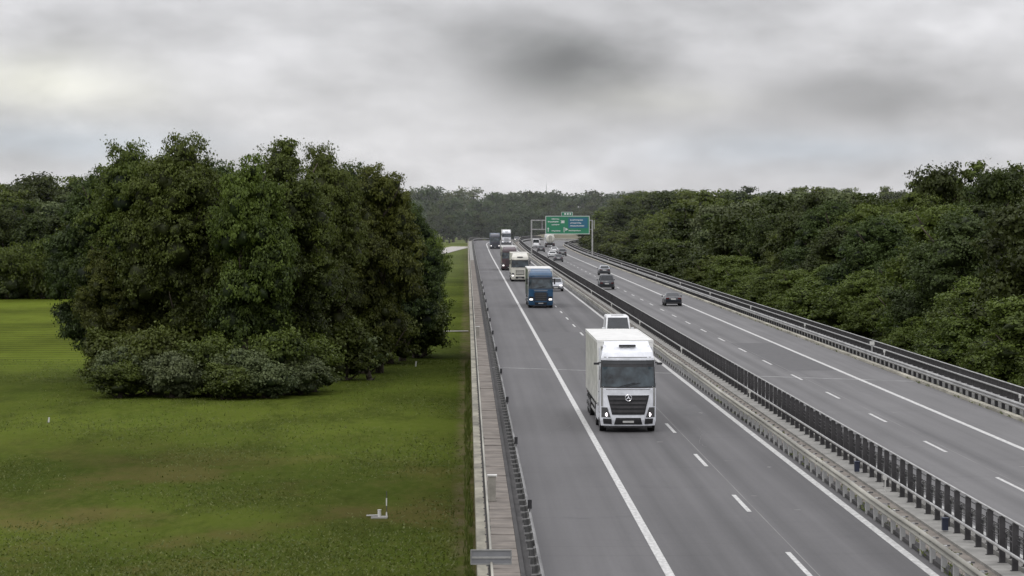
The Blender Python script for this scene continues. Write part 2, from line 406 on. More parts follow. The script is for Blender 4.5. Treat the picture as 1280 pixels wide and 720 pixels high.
part('box_body', mat('blue plastic', (.022, .028, .055), .5, 0, .15), bx, B((0, 0, .22), (.18, .2, .36), bev=.02))
part('box_lid', mat('blue plastic light', (.035, .045, .08), .5, 0, .15), bx, B((0, 0, .41), (.21, .24, .04), bev=.01))
bx2 = copy_tree(bx); bx2.location = (14.42, 113.5, .16); tag(bx2, 'dark blue box at the median fence, the one farther away', 'box')
kp = empty('distance_post', (26.9, 204, .1), 0, 'white plate on a pale post between the right guardrail and parapet', 'sign')
part('post', M['rail_light'], kp, B((0, 0, .45), (.08, .06, .9)))
part('plate', M['white_pl'], kp, B((0, -.04, 1.0), (.32, .02, .24)))

# ------------------------------------------------------------------ gantry sign
gy = 650.0; g = empty('sign_gantry', (20.1, gy, 0), 0, 'steel gantry carrying a wide green direction sign over the far carriageway', 'sign gantry')
gs = M['rail_light']
part('column', gs, g, B((-6.45, 0, 3.9), (.3, .35, 8.3), bev=.03))
part('column', gs, g, B((6.4, 0, 3.9), (.3, .35, 8.3), bev=.03))
tr = [B((0, 0, 8.05), (13.0, .22, .22)), B((-5, 0, 6.15), (3.0, .18, .18)), B((1.0, .3, 6.15), (10.8, .15, .15))]
for k in range(6): tr.append(B((-6.3 + 2.2 * k + 2.1, .1, 7.1), (.14, .14, 1.9)))
part('truss', gs, g, *tr)
mg = mat('sign green', (.018, .20, .10), .45, 0, .06, .5); mw = mat('sign white', (.62, .66, .64), .5, 0, .05)
sp = part('sign_face', mg, g, B((1.15, -.25, 7.05), (9.3, .08, 3.85)))
part('blue_panel', mat('sign blue', (.02, .13, .22), .45, 0, .06, .5), g, B((3.35, -.292, 7.5), (4.1, .012, 2.2)))
part('sign_border', mw, g, *[B(c, s) for c, s in (((1.15, -.30, 8.92), (9.3, .04, .12)), ((1.15, -.30, 5.18), (9.3, .04, .12)), ((-3.44, -.30, 7.05), (.12, .04, 3.6)), ((5.74, -.30, 7.05), (.12, .04, 3.6)))])
part('exit_tab', mg, g, B((1.05, -.25, 9.4), (2.4, .08, .8)))
part('exit_tab_border', mw, g, B((1.05, -.3, 9.77), (2.4, .04, .08)), B((-.11, -.3, 9.4), (.08, .04, .7)), B((2.21, -.3, 9.4), (.08, .04, .7)),
     B((.65, -.3, 9.4), (.35, .04, .4)), B((1.2, -.3, 9.4), (.35, .04, .4)), B((1.75, -.3, 9.4), (.3, .04, .4)))
tx = []; r3 = random.Random(5)
def words(x0, x1, z, h):
    x = x0
    while x < x1 - .15:
        w = r3.uniform(.14, .26)
        tx.append(B((x + w / 2, -.31, z + r3.uniform(-.02, .04)), (w, .03, h * r3.uniform(.7, 1.05)))); x += w + .07
words(-2.2, -.5, 8.3, .22); words(-3.0, -.6, 7.72, .28); words(-2.2, -.5, 7.1, .24)
words(1.7, 4.6, 8.1, .22); words(1.7, 4.2, 7.45, .24); words(1.7, 4.8, 6.85, .22); words(-2.2, -.2, 5.8, .22); words(1.4, 4.0, 5.85, .22)
def tri(bm, pts, y=-.31):
    vs = [bm.verts.new((a, y, b)) for a, b in pts] + [bm.verts.new((a, y - .03, b)) for a, b in pts]
    n = len(pts); bm.faces.new(vs[:n]); bm.faces.new(vs[n:])
    for i in range(n): bm.faces.new((vs[i], vs[(i + 1) % n], vs[n + (i + 1) % n], vs[n + i]))
tx += [lambda bm: tri(bm, [(-.3, 7.45), (.5, 7.45), (.5, 8.0), (-.3, 8.0), (-.1, 7.72)]),
       lambda bm: tri(bm, [(-3.0, 5.6), (-2.85, 5.6), (-2.85, 6.2), (-2.7, 6.2), (-2.92, 6.55), (-3.15, 6.2), (-3.0, 6.2)]),
       lambda bm: tri(bm, [(.35, 5.5), (.5, 5.5), (.5, 6.6), (.35, 6.6)]),
       lambda bm: tri(bm, [(.7, 5.8), (1.3, 6.15), (.7, 6.5)])]
part('sign_lettering', mw, g, *tx)
part('footing', M['concrete'], g, B((-6.45, 0, .1), (.7, .7, .35)), B((6.4, 0, .1), (.7, .7, .35)))

# ------------------------------------------------------------------ ground
def smooth(a, b, x):
    t = min(1, max(0, (x - a) / (b - a))); return t * t * (3 - 2 * t)
def G(X, Y):
    n = mnoise.noise(Vector((X * .03, Y * .012, 0))) * .25 + mnoise.noise(Vector((X * .15, Y * .06, 5))) * .05
    z = -5 + n
    r = smooth(690, 900, Y) * (1 - smooth(1500, 1700, Y))
    if r > 0:
        a = 1.5 + ext_l(Y) - 1; b = XR(Y) + S(Y) + 2
        d = max(0, a - X, X - b); k = r * math.exp(-(d / 45.0) ** 2)
        z = z * (1 - k) + (E(Y) - .7) * k
    m = math.exp(-((X - 42) / 26) ** 2 - ((Y - 1330) / 60) ** 2) * 5.3
    return z + m
def ground_material():
    m = bpy.data.materials.new('meadow grass'); m.use_nodes = True
    nt = m.node_tree; n = nt.nodes; L = nt.links; b = n['Principled BSDF']
    geo = n.new('ShaderNodeNewGeometry')
    def nz(sc, st, det=6, rough=.65):
        mp = n.new('ShaderNodeMapping'); mp.inputs['Scale'].default_value = st
        t = n.new('ShaderNodeTexNoise'); t.inputs['Scale'].default_value = sc; t.inputs['Detail'].default_value = det; t.inputs['Roughness'].default_value = rough
        L.new(geo.outputs['Position'], mp.inputs['Vector']); L.new(mp.outputs['Vector'], t.inputs['Vector']); return t.outputs['Fac']
    def rng(v, a, b_, c=0, d=1):
        t = n.new('ShaderNodeMapRange'); t.interpolation_type = 'SMOOTHSTEP'
        t.inputs['From Min'].default_value = a; t.inputs['From Max'].default_value = b_; t.inputs['To Min'].default_value = c; t.inputs['To Max'].default_value = d
        L.new(v, t.inputs['Value']); return t.outputs['Result']
    def mix(f, a, b_):
        t = n.new('ShaderNodeMix'); t.data_type = 'RGBA'
        L.new(f, t.inputs['Factor'])
        for k, v in (('A', a), ('B', b_)):
            if isinstance(v, tuple): t.inputs[k].default_value = (*v, 1)
            else: L.new(v, t.inputs[k])
        return t.outputs['Result']
    def mul(a, b_):
        t = n.new('ShaderNodeMath'); t.operation = 'MULTIPLY'
        for i, v in enumerate((a, b_)):
            if isinstance(v, (int, float)): t.inputs[i].default_value = v
            else: L.new(v, t.inputs[i])
        return t.outputs[0]
    c = mix(rng(nz(.05, (1, .35, 1)), .38, .62), (.050, .073, .009), (.074, .097, .013))
    c = mix(rng(nz(.25, (1, .22, 1)), .45, .65), c, (.044, .060, .008))
    c = mix(rng(nz(1.6, (1, .25, 1), 8, .8), .4, .7, 0, .75), c, (.088, .104, .022))
    c = mix(rng(nz(3.5, (1, .22, 1), 8, .85), .52, .70, 0, .55), c, (.028, .040, .006))
    sp = n.new('ShaderNodeSeparateXYZ'); L.new(geo.outputs['Position'], sp.inputs[0])
    # dry brownish patches in the foreground
    dry = mul(rng(nz(.09, (1, .5, 1)), .46, .62), rng(sp.outputs[1], 210, 165))
    c = mix(mul(dry, .6), c, (.110, .086, .032))
    # mown stripes in the field far left
    wv = n.new('ShaderNodeTexWave'); wv.inputs['Scale'].default_value = .06; wv.inputs['Distortion'].default_value = 1.5; wv.bands_direction = 'Y'
    L.new(geo.outputs['Position'], wv.inputs['Vector'])
    st = mul(wv.outputs['Fac'], mul(rng(sp.outputs[0], -30, -42), rng(sp.outputs[1], 270, 330)))
    c = mix(mul(st, .6), c, (.125, .155, .014))
    # bare soil strip along the bridge
    soil = mul(rng(sp.outputs[0], -1.0, -.2), rng(nz(.8, (1, .4, 1)), .35, .6))
    c = mix(mul(soil, .8), c, (.13, .11, .06))
    # paler grass and soil in the distance
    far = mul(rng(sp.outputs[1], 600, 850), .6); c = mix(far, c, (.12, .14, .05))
    bank = mul(rng(sp.outputs[1], 1150, 1250), rng(sp.outputs[0], 5, 22)); c = mix(mul(bank, .8), c, (.16, .145, .115))
    pv = nz(.03, (1, .6, 1), 4)
    sc_ = n.new('ShaderNodeVectorMath'); sc_.operation = 'SCALE'; L.new(c, sc_.inputs[0]); L.new(rng(pv, .3, .7, .72, 1.3), sc_.inputs['Scale']); c = sc_.outputs[0]
    L.new(c, b.inputs['Base Color']); b.inputs['Roughness'].default_value = 1; b.inputs['Specular IOR Level'].default_value = .02
    bp = n.new('ShaderNodeBump'); bp.inputs['Strength'].default_value = .7; bp.inputs['Distance'].default_value = .2
    L.new(nz(2.2, (1, .6, 1), 10, .8), bp.inputs['Height']); L.new(bp.outputs['Normal'], b.inputs['Normal'])
    return m
xs = [-9000, -4000, -2000, -1000, -600] + list(range(-400, -60, 12)) + list(range(-60, 80, 4)) + list(range(80, 420, 12)) + [600, 1000, 2000, 4000, 9000]
ysg = [-600, -100, 40] + list(range(60, 700, 8)) + list(range(700, 1700, 12)) + [1800, 2000, 2500, 3500, 6000, 12000]
V = [(x, y, G(x, y)) for y in ysg for x in xs]; nx = len(xs)
Fc = [(j * nx + i, j * nx + i + 1, (j + 1) * nx + i + 1, (j + 1) * nx + i) for j in range(len(ysg) - 1) for i in range(nx - 1)]
tag(link_mesh('ground', mesh_from('ground', V, Fc, ground_material(), True)), kind='structure')
def ground_strip(name, pts, w, m):
    V = []; Fc = []
    for i, (x, y) in enumerate(pts):
        a = pts[min(i + 1, len(pts) - 1)]; b_ = pts[max(i - 1, 0)]
        d = Vector((a[0] - b_[0], a[1] - b_[1])).normalized(); nn = Vector((-d.y, d.x)) * w / 2
        for s in (-1, 1): V.append((x + s * nn.x, y + s * nn.y, G(x + s * nn.x, y + s * nn.y) + .12))
    for i in range(len(pts) - 1): q = 2 * i; Fc.append((q, q + 1, q + 3, q + 2))
    return tag(link_mesh(name, mesh_from(name, V, Fc, m)), kind='structure')
M['path'] = mat('path', (.40, .38, .35), .9, 0, .2, .4)
ground_strip('path', [(-7.6 + k * .6, 383 + .05 * k) for k in range(14)], 2.0, M['path'])
ground_strip('track', [(-9 + k * 1.0, 830 + 5.5 * k) for k in range(9)], 7, M['path'])

# ------------------------------------------------------------------ foliage
def leaf_mat(name, dark, light, hue2):
    m = bpy.data.materials.new(name); m.use_nodes = True
    nt = m.node_tree; n = nt.nodes; L = nt.links; b = n['Principled BSDF']; out = n['Material Output']
    at = n.new('ShaderNodeAttribute'); at.attribute_name = 'shade'
    oi = n.new('ShaderNodeObjectInfo')
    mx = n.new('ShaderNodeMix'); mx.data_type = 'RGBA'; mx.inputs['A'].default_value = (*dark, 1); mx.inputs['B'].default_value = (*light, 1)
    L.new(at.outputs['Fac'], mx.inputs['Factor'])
    m2 = n.new('ShaderNodeMix'); m2.data_type = 'RGBA'; L.new(mx.outputs['Result'], m2.inputs['A']); m2.inputs['B'].default_value = (*hue2, 1)
    mu = n.new('ShaderNodeMath'); mu.operation = 'MULTIPLY'; mu.inputs[1].default_value = .4; L.new(oi.outputs['Random'], mu.inputs[0])
    L.new(mu.outputs[0], m2.inputs['Factor'])
    L.new(m2.outputs['Result'], b.inputs['Base Color']); b.inputs['Roughness'].default_value = .55; b.inputs['Specular IOR Level'].default_value = .25
    tl = n.new('ShaderNodeBsdfTranslucent'); L.new(m2.outputs['Result'], tl.inputs['Color'])
    ms = n.new('ShaderNodeMixShader'); ms.inputs[0].default_value = .25
    L.new(b.outputs[0], ms.inputs[1]); L.new(tl.outputs[0], ms.inputs[2]); L.new(ms.outputs[0], out.inputs['Surface'])
    return m
M['leaf_dark'] = leaf_mat('leaves dark', (.008, .016, .004), (.055, .078, .014), (.048, .050, .012))
M['leaf_mid'] = leaf_mat('leaves mid', (.010, .019, .005), (.098, .132, .020), (.080, .084, .018))
M['leaf_warm'] = leaf_mat('leaves warm', (.012, .020, .005), (.108, .125, .020), (.095, .095, .02))
M['leaf_pale'] = leaf_mat('leaves pale', (.035, .055, .022), (.125, .155, .060), (.10, .10, .055))
M['leaf_far'] = leaf_mat('leaves far', (.014, .028, .012), (.066, .098, .032), (.055, .070, .032))
ICO = None
def ico():
    global ICO
    if ICO is None:
        bm = bmesh.new(); bmesh.ops.create_icosphere(bm, subdivisions=2, radius=1)
        ICO = (np.array([v.co[:] for v in bm.verts]), np.array([[v.index for v in f.verts] for f in bm.faces])); bm.free()
    return ICO
def crown(name, seed, rx, z0, z1, nl, nleaf, ls, m, top_heavy=1.0, lump=(.26, .46), gap=.0, core=.60):
    """leaf clumps spread over the shells of many lumps that fill the crown's volume"""
    g = np.random.default_rng(seed); cz = (z0 + z1) / 2; rz = (z1 - z0) / 2
    cs = []; rs = []
    for i in range(nl):
        while True:
            p = g.uniform(-1, 1, 3)
            if np.dot(p, p) <= 1 and np.dot(p, p) > .12: break
        r = g.uniform(*lump) * min(rx, rz)
        w = 1.0 - .35 * max(0, p[2]) * (2 - top_heavy)
        cs.append((p[0] * (rx - r * .7) * w, p[1] * (rx - r * .7) * w, cz + p[2] * (rz - r * .8))); rs.append(r)
    cs = np.array(cs); rs = np.array(rs)
    pr = rs ** 2 / np.sum(rs ** 2)
    per = 34; ncl = max(nl, nleaf // per)
    ci = g.choice(nl, ncl, p=pr)
    d = g.normal(size=(ncl, 3)); d /= np.linalg.norm(d, axis=1)[:, None]
    d[:, 2] = np.where(d[:, 2] < -.45, -d[:, 2], d[:, 2])
    ph = g.uniform(0, 6.28, (nl, 3))[ci]
    bum = 1 + .20 * np.sin(4 * d[:, 0] + ph[:, 0]) * np.sin(4 * d[:, 1] + ph[:, 1]) + .12 * np.sin(7 * d[:, 2] + ph[:, 2])
    rad = rs[ci] * (.72 + .36 * g.random(ncl) + .22 * (g.random(ncl) > .94)) * bum
    Q = cs[ci] + d * rad[:, None] * np.array([1, 1, .85])
    k_ = g.integers(0, ncl, nleaf); idx = ci[k_]
    csz = np.sqrt(rs[ci] / rs.mean()) * g.uniform(.7, 1.3, ncl) * ls * 1.9
    off_ = g.normal(size=(nleaf, 3)); off_[:, 2] *= .55
    P = Q[k_] + off_ * csz[k_][:, None]; P[:, 2] = np.maximum(P[:, 2], z0 - .3)
    cshade = g.uniform(-.3, .3, ncl)[k_]
    d = d[k_] * .8 + off_ * .35 + np.array([0, 0, .25]); d /= np.linalg.norm(d, axis=1)[:, None]
    N = d + g.normal(size=(nleaf, 3)) * .55; N /= np.linalg.norm(N, axis=1)[:, None]
    T = np.cross(N, g.normal(size=(nleaf, 3))); T /= np.linalg.norm(T, axis=1)[:, None]
    Bv = np.cross(N, T)
    s = ls * g.uniform(.5, 1.25, nleaf)
    a = (T * s[:, None]); b = (Bv * (s * g.uniform(.45, .8, nleaf))[:, None]); fold = N * (s * .25)[:, None]
    verts = np.stack([P - a, P - b + fold, P + a, P + b + fold], 1).reshape(-1, 3)
    ls_v = g.uniform(.25, .9, nl)[idx]
    shade = np.clip(ls_v * .6 + cshade + g.uniform(-.05, .4, nleaf) + .30 * (P[:, 2] - cz) / rz + .05, .0, 1)  # higher leaves lighter, top light put into the colour; the rest varies at random
    faces = np.arange(nleaf * 4).reshape(-1, 4)
    iv, iF = ico()
    cv = []; cf = []; off = len(verts)
    for c, r in zip(cs, rs):
        q = iv * (core * r * (1 + .12 * g.normal(size=(len(iv), 1)))) * np.array([1, 1, .85]) + c
        cf.append(iF + off); cv.append(q); off += len(iv)
    allv = np.concatenate([verts] + cv)
    ntri = sum(len(f) for f in cf)
    me = bpy.data.meshes.new(name)
    me.vertices.add(len(allv)); me.vertices.foreach_set('co', allv.ravel())
    loops = np.concatenate([faces.ravel()] + [f.ravel() for f in cf])
    me.loops.add(len(loops)); me.loops.foreach_set('vertex_index', loops.astype(np.int32))
    npoly = nleaf + ntri; me.polygons.add(npoly)
    st = np.concatenate([np.arange(nleaf) * 4, nleaf * 4 + np.arange(ntri) * 3])
    me.polygons.foreach_set('loop_start', st.astype(np.int32))
    me.update(calc_edges=True); me.validate()
    at = me.attributes.new('shade', 'FLOAT', 'FACE')
    at.data.foreach_set('value', np.concatenate([shade, np.zeros(ntri)]).astype(np.float32))  # added light-blocking cores get the darkest tone, inner shade put into the colour
    me.materials.append(m)
    return me
def trunk_mesh(seed, h, r, crown_r, z0, nb=7):
    g = random.Random(seed); bm = bmesh.new(); p = Vector((0, 0, -.6)); pts = [p.copy()]
    for k in range(5):
        p = p + Vector((g.uniform(-.25, .25), g.uniform(-.25, .25), (h * .8 + .6) / 5)); pts.append(p.copy())
    for k in range(5): cyl(bm, pts[k], pts[k + 1], r * (1 - k * .17) * (1.25 if k == 0 else 1), r * (1 - (k + 1) * .17), 8)
    for k in range(nb):
        a = k * 2.4 + g.uniform(-.4, .4); zz = z0 * .7 + (h * .75 - z0 * .7) * k / nb
        t = zz / (h * .8); i = min(4, int(t * 5)); base = pts[i].lerp(pts[i + 1], .5)
        e = base + Vector((math.cos(a) * crown_r * .55, math.sin(a) * crown_r * .55, h * .16)); mid = base.lerp(e, .5) + Vector((0, 0, -h * .02))
        cyl(bm, base, mid, r * .38, r * .25, 6); cyl(bm, mid, e, r * .25, r * .08, 6)
    return done(bm, 'trunk', M['bark'], True)
def tree_kind(seed, rx, z0, z1, nl, nleaf, ls, m, **k):
    return (crown('crown', seed, rx, z0, z1, nl, nleaf, ls, m, **k), trunk_mesh(seed, z1, .28 + z1 * .012, rx, z0))
def place_tree(name, kind, x, y, s, rz, label, group=None, sz=None, cat='tree', sink=0.0):
    root = empty(name, (x, y, G(x, y) - sink), rz, label, cat, group)
    root.scale = (s, s, sz if sz else s)
    link_mesh('trunk', kind[1], root); link_mesh('crown', kind[0], root)
    return root
# kinds, all about 20 m tall at scale 1
M['leaf_fresh'] = leaf_mat('leaves fresh', (.012, .024, .005), (.105, .150, .022), (.085, .10, .018))
M['leaf_cool'] = leaf_mat('leaves cool', (.008, .018, .006), (.066, .100, .022), (.058, .075, .020))
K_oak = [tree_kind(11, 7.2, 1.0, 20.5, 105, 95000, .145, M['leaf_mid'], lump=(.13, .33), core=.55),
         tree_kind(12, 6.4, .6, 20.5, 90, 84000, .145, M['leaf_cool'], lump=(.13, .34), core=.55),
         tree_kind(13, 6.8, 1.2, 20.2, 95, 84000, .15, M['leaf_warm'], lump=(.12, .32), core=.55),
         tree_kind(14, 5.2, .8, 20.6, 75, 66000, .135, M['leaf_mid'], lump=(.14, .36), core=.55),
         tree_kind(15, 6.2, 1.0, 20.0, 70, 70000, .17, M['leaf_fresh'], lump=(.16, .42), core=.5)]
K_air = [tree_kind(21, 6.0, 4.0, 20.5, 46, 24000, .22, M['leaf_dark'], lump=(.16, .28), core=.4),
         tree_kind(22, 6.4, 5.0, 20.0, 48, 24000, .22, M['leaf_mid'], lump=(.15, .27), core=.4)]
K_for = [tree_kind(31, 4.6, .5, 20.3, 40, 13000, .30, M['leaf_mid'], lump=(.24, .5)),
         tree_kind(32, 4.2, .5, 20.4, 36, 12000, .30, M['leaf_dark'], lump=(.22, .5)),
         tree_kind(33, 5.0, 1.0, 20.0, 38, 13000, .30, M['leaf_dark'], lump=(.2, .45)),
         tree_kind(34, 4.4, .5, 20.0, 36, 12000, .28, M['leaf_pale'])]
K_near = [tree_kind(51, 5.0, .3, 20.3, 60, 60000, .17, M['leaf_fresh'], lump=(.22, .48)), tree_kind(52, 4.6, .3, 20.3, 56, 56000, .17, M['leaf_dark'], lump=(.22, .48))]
K_far = [tree_kind(41, 5.0, .5, 20.2, 26, 4200, .5, M['leaf_far'], lump=(.2, .45)),
         tree_kind(42, 4.0, .5, 20.4, 24, 3800, .5, M['leaf_far'], lump=(.2, .4)),
         tree_kind(43, 5.4, 1.0, 19.5, 28, 4200, .5, M['leaf_dark'])]
K_pop = [tree_kind(44, 2.3, 2.0, 20.4, 18, 1500, .45, M['leaf_pale'], lump=(.3, .6), core=.3)]

def px_place(px, Y): return (px - 583.5) * Y / F
def ztop(py, Y): return H + (265 - py) * Y / F
# the big group of trees in the meadow
hero = [(226, 262, 169, 0, .80, 'broad oak like tree with the highest left crown of the meadow group'),
        (164, 266, 178, 0, .78, 'rounded tree on the left shoulder of the meadow group'),
        (128, 272, 198, 1, .85, 'dark leafy tree at the left end of the meadow group'),
        (311, 255, 172, 4, .66, 'round crowned tree in the middle of the meadow group'),
        (362, 260, 166, 3, .88, 'tallest tree in the centre right of the meadow group'),
        (268, 278, 188, 1, .90, 'dark tree standing behind the middle of the meadow group'),
        (405, 272, 182, 0, .66, 'tree just right of the tallest tree of the meadow group'),
        (436, 290, 192, 1, .70, 'dark tree behind the right half of the meadow group'),
        (474, 284, 196, 2, .72, 'warm green spreading tree on the right half of the meadow group'),
        (503, 305, 236, 1, .80, 'lower dark tree near the right end of the meadow group'),
        (530, 316, 272, 4, .80, 'low rounded tree at the far right end of the meadow group'),
        (142, 264, 280, 2, .82, 'short wide tree hugging the left foot of the meadow group')]
for i, (px, Y, py, k, sr, lab) in enumerate(hero):
    x = px_place(px, Y); hgt = ztop(py, Y) - G(x, Y)
    place_tree('broadleaf_tree', K_oak[k], x, Y, hgt / 20.5 * sr * .95, i * 1.3, lab, 'trees standing together in the meadow', sz=hgt / 20.5)
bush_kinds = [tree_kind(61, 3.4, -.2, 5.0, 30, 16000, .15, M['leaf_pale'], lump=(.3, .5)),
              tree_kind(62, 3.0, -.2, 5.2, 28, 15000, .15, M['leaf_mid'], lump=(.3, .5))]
bushes = [(452, 283, 392, 1, 'dark shrub hiding the trunk below the warm green spreading tree'),
          (488, 300, 388, 1, 'dark shrub filling the gap under the lower tree on the right of the group'),
          (522, 312, 372, 1, 'dark shrub hiding the trunks at the right end of the meadow group'),
          (188, 250, 410, 1, 'tall dark shrub behind the pale bushes on the left'),
          (150, 246, 452, 1, 'low bush spilling onto the grass at the left end of the pale bushes'),
          (282, 244, 455, 1, 'low bush spilling onto the grass in front of the middle bushes'),
          (330, 246, 446, 0, 'low pale bush in the front row, right of the middle'),
          (376, 250, 440, 0, 'low pale bush at the right end of the front row'),
          (165, 249, 428, 0, 'pale grey green bush at the left foot of the meadow trees'),
          (215, 246, 436, 0, 'wide pale bush in front of the left meadow trees'),
          (262, 248, 418, 1, 'green bush left of the middle of the meadow trees'),
          (305, 246, 432, 0, 'pale bush in front of the middle meadow tree'),
          (350, 250, 412, 1, 'tall green bush below the tallest meadow tree'),
          (392, 254, 420, 1, 'green bush at the right foot of the tallest meadow tree'),
          (138, 258, 412, 1, 'dark bush at the far left foot of the meadow trees'),
          (428, 272, 400, 1, 'bush between the right hand meadow trees'),
          (470, 300, 385, 1, 'bush under the spreading right hand meadow tree'),
          (508, 318, 378, 1, 'bush under the low tree at the right end of the meadow group'),
          (240, 262, 385, 1, 'high shrub behind the pale bushes'),
          (330, 264, 380, 1, 'high shrub deep among the middle meadow trees')]
for i, (px, Y, py, k, lab) in enumerate(bushes):
    x = px_place(px, Y); hgt = ztop(py, Y) - G(x, Y)
    place_tree('bush', bush_kinds[k], x, Y, max(.75, hgt / 5.2), i * 2.1, lab, 'bushes at the foot of the meadow trees', sz=hgt / 5.1, cat='bush')
sap = tree_kind(71, 1.0, .8, 3.9, 12, 260, .2, M['leaf_pale'], lump=(.22, .4), core=.1)
place_tree('sapling', sap, px_place(463, 272), 272, 1, 0, 'thin pale sapling standing alone right of the meadow trees', cat='sapling')

# woodland edge on the far left
r4 = random.Random(21)
for i in range(34):
    px = -60 + (i % 12) * 17 + r4.uniform(-6, 6); Y = 545 + (i // 12) * 28 + r4.uniform(-8, 8)
    x = px_place(px, Y); top = {0: 262, 1: 240, 2: 224}[i // 12] + r4.uniform(-10, 12) - (6 if 10 < px < 60 else 0)
    hgt = ztop(top, Y) - G(x, Y)
    place_tree('woodland_tree', K_for[r4.choice((0, 1, 2, 0, 3))], x, Y, hgt / 20.3 * r4.uniform(.9, 1.15), r4.uniform(0, 6), 'leafy tree in the wood at the far left edge of the meadow', 'trees of the wood beyond the left meadow', sz=hgt / 20.3)
for i in range(20):
    px = -70 + i * 9.5 + r4.uniform(-4, 4); Y = 530 + r4.uniform(-6, 6); x = px_place(px, Y)
    place_tree('bush', bush_kinds[r4.choice((0, 1, 1))], x, Y, r4.uniform(1.0, 1.7), r4.uniform(0, 6), 'bush at the edge of the wood beyond the left meadow', 'bushes along the far left wood edge', sz=r4.uniform(1.0, 2.2), cat='bush', sink=.4)
# trees along the right side of the bridge
def lim(px):
    return float(np.interp(px, [600, 700, 760, 880, 925, 970, 1040, 1130, 1150, 1175, 1215, 1250, 1280, 1400], [240, 242, 238, 238, 230, 238, 234, 238, 236, 232, 230, 232, 232, 230]))
cnt = 0
for row, (xr, step, h0, h1) in enumerate(((34.2, 8, 6.5, 11), (39.5, 10, 11, 17), (48, 13, 15, 22), (60, 19, 18, 24), (80, 30, 19, 24), (112, 40, 19, 24))):
    Y = {0: 150, 1: 190, 2: 240, 3: 300, 4: 400, 5: 540}[row]
    while Y < (820 if row < 2 else 1100):
        x = xr + r4.uniform(-2.5, 2.5) + max(0, S(Y)) + (XR(Y) - 26.0) * .8; yy = Y + r4.uniform(-3, 3)
        px = 583.5 + F * x / yy
        if px < 1345:
            hg = r4.uniform(h0, h1)
            gz = G(x, yy); zt = min(gz + hg + (yy > 500) * (yy - 500) * .008, ztop(lim(px) + r4.choice((-3, 0, 6, 14, 26)) + r4.uniform(-3, 3), yy)); hg = zt - gz
            kinds = K_near if yy < 420 else K_for
            kk = (K_near + K_oak + K_air)[r4.choice((0, 1, 1, 3, 3, 5, 7, 8) if row else (0, 6, 5))] if yy < 420 else K_for[r4.choice((0, 1, 2, 1, 0, 2, 3))]
            place_tree('roadside_tree', kk, x, yy, hg / 20.3 * (1.5 if row == 0 else 1.15) * r4.uniform(.8, 1.2), r4.uniform(0, 6),
                       ('low leafy tree right behind the barred parapet' if row == 0 else 'tree of the dense wood rising behind the right parapet'),
                       ('low trees close to the right parapet' if row == 0 else 'trees of the wood on the right'), sz=hg / 20.3)
            cnt += 1
        Y += step * r4.uniform(.8, 1.2) * (1 + max(0, Y - 500) / 900)
for px, Y, py, k, lab in ((1180, 350, 196, 0, 'tall airy tree above the right hand wood, first of the tall group'), (1218, 372, 188, 1, 'tallest airy tree above the right hand wood with gaps in its crown'),
                          (1256, 350, 200, 0, 'airy tree between the tallest one and the right edge of the view'), (1283, 362, 192, 1, 'airy tree cut by the right edge of the view'),
                          (1150, 400, 215, 1, 'airy tree leaning out left of the tall right hand trees')):
    x = px_place(px, Y); hgt = ztop(py, Y) - G(x, Y)
    place_tree('airy_tree', K_air[k], x, Y, hgt / 20.5 * .85, px, lab, 'tall trees on the right', sz=hgt / 20.5)
# distant trees closing the view
for i in range(84):
    rowi = i // 28; Y = 1420 + rowi * 110 + r4.uniform(-25, 25)
    px = 430 + (i % 28) * 16.5 + r4.uniform(-6, 6) + (8 if rowi == 1 else 0)
    x = px_place(px, Y); top = (262, 246, 236)[rowi] + r4.uniform(-4, 5)
    if 505 < px < 600 and rowi == 2: top = 231 + r4.uniform(-4, 4)
    hgt = ztop(top, Y) - G(x, Y)
    kk = K_pop[0] if (rowi == 2 and 500 < px < 650 and r4.random() < .5) else K_far[r4.choice((0, 1, 2, 0, 1))]
    place_tree('distant_tree', kk, x, Y, max(hgt / 20.3 * 1.1, .8), r4.uniform(0, 6), 'hazy distant tree beyond the bend of the motorway', 'distant trees closing the view', sz=hgt / 20.3)
# further wood masses behind, too many to count: one mass
def wood_mass(name, pts, kind, seed):
    me = kind[0]; nv = len(me.vertices); co = np.empty(nv * 3); me.vertices.foreach_get('co', co); co = co.reshape(-1, 3)
    npoly = len(me.polygons); ls = np.empty(npoly, np.int32); lt = np.empty(npoly, np.int32); me.polygons.foreach_get('loop_start', ls); me.polygons.foreach_get('loop_total', lt)
    lv = np.empty(len(me.loops), np.int32); me.loops.foreach_get('vertex_index', lv)
    sh = np.empty(npoly, np.float32); me.attributes['shade'].data.foreach_get('value', sh)
    g = np.random.default_rng(seed); Vs = []; Ls = []; Ss = []; SH = []
    for i, (x, y, z, s) in enumerate(pts):
        a = g.uniform(0, 6.28); ca, sa = math.cos(a), math.sin(a)
        q = co * s * np.array([1.2, 1.2, 1]); q = np.stack([q[:, 0] * ca - q[:, 1] * sa + x, q[:, 0] * sa + q[:, 1] * ca + y, q[:, 2] + z], 1)
        Vs.append(q); Ls.append(lv + i * nv); Ss.append(ls + i * len(lv)); SH.append(sh * g.uniform(.7, 1.1))
    m2 = bpy.data.meshes.new(name); Vs = np.concatenate(Vs); m2.vertices.add(len(Vs)); m2.vertices.foreach_set('co', Vs.ravel())
    Ls = np.concatenate(Ls); m2.loops.add(len(Ls)); m2.loops.foreach_set('vertex_index', Ls)
    Ss = np.concatenate(Ss); m2.polygons.add(len(Ss)); m2.polygons.foreach_set('loop_start', Ss)
    m2.update(calc_edges=True); m2.validate()
    at = m2.attributes.new('shade', 'FLOAT', 'FACE'); at.data.foreach_set('value', np.clip(np.concatenate(SH), 0, 1))
    m2.materials.append(me.materials[0])
    return tag(link_mesh(name, m2), None, None, None, 'stuff')
pts = []
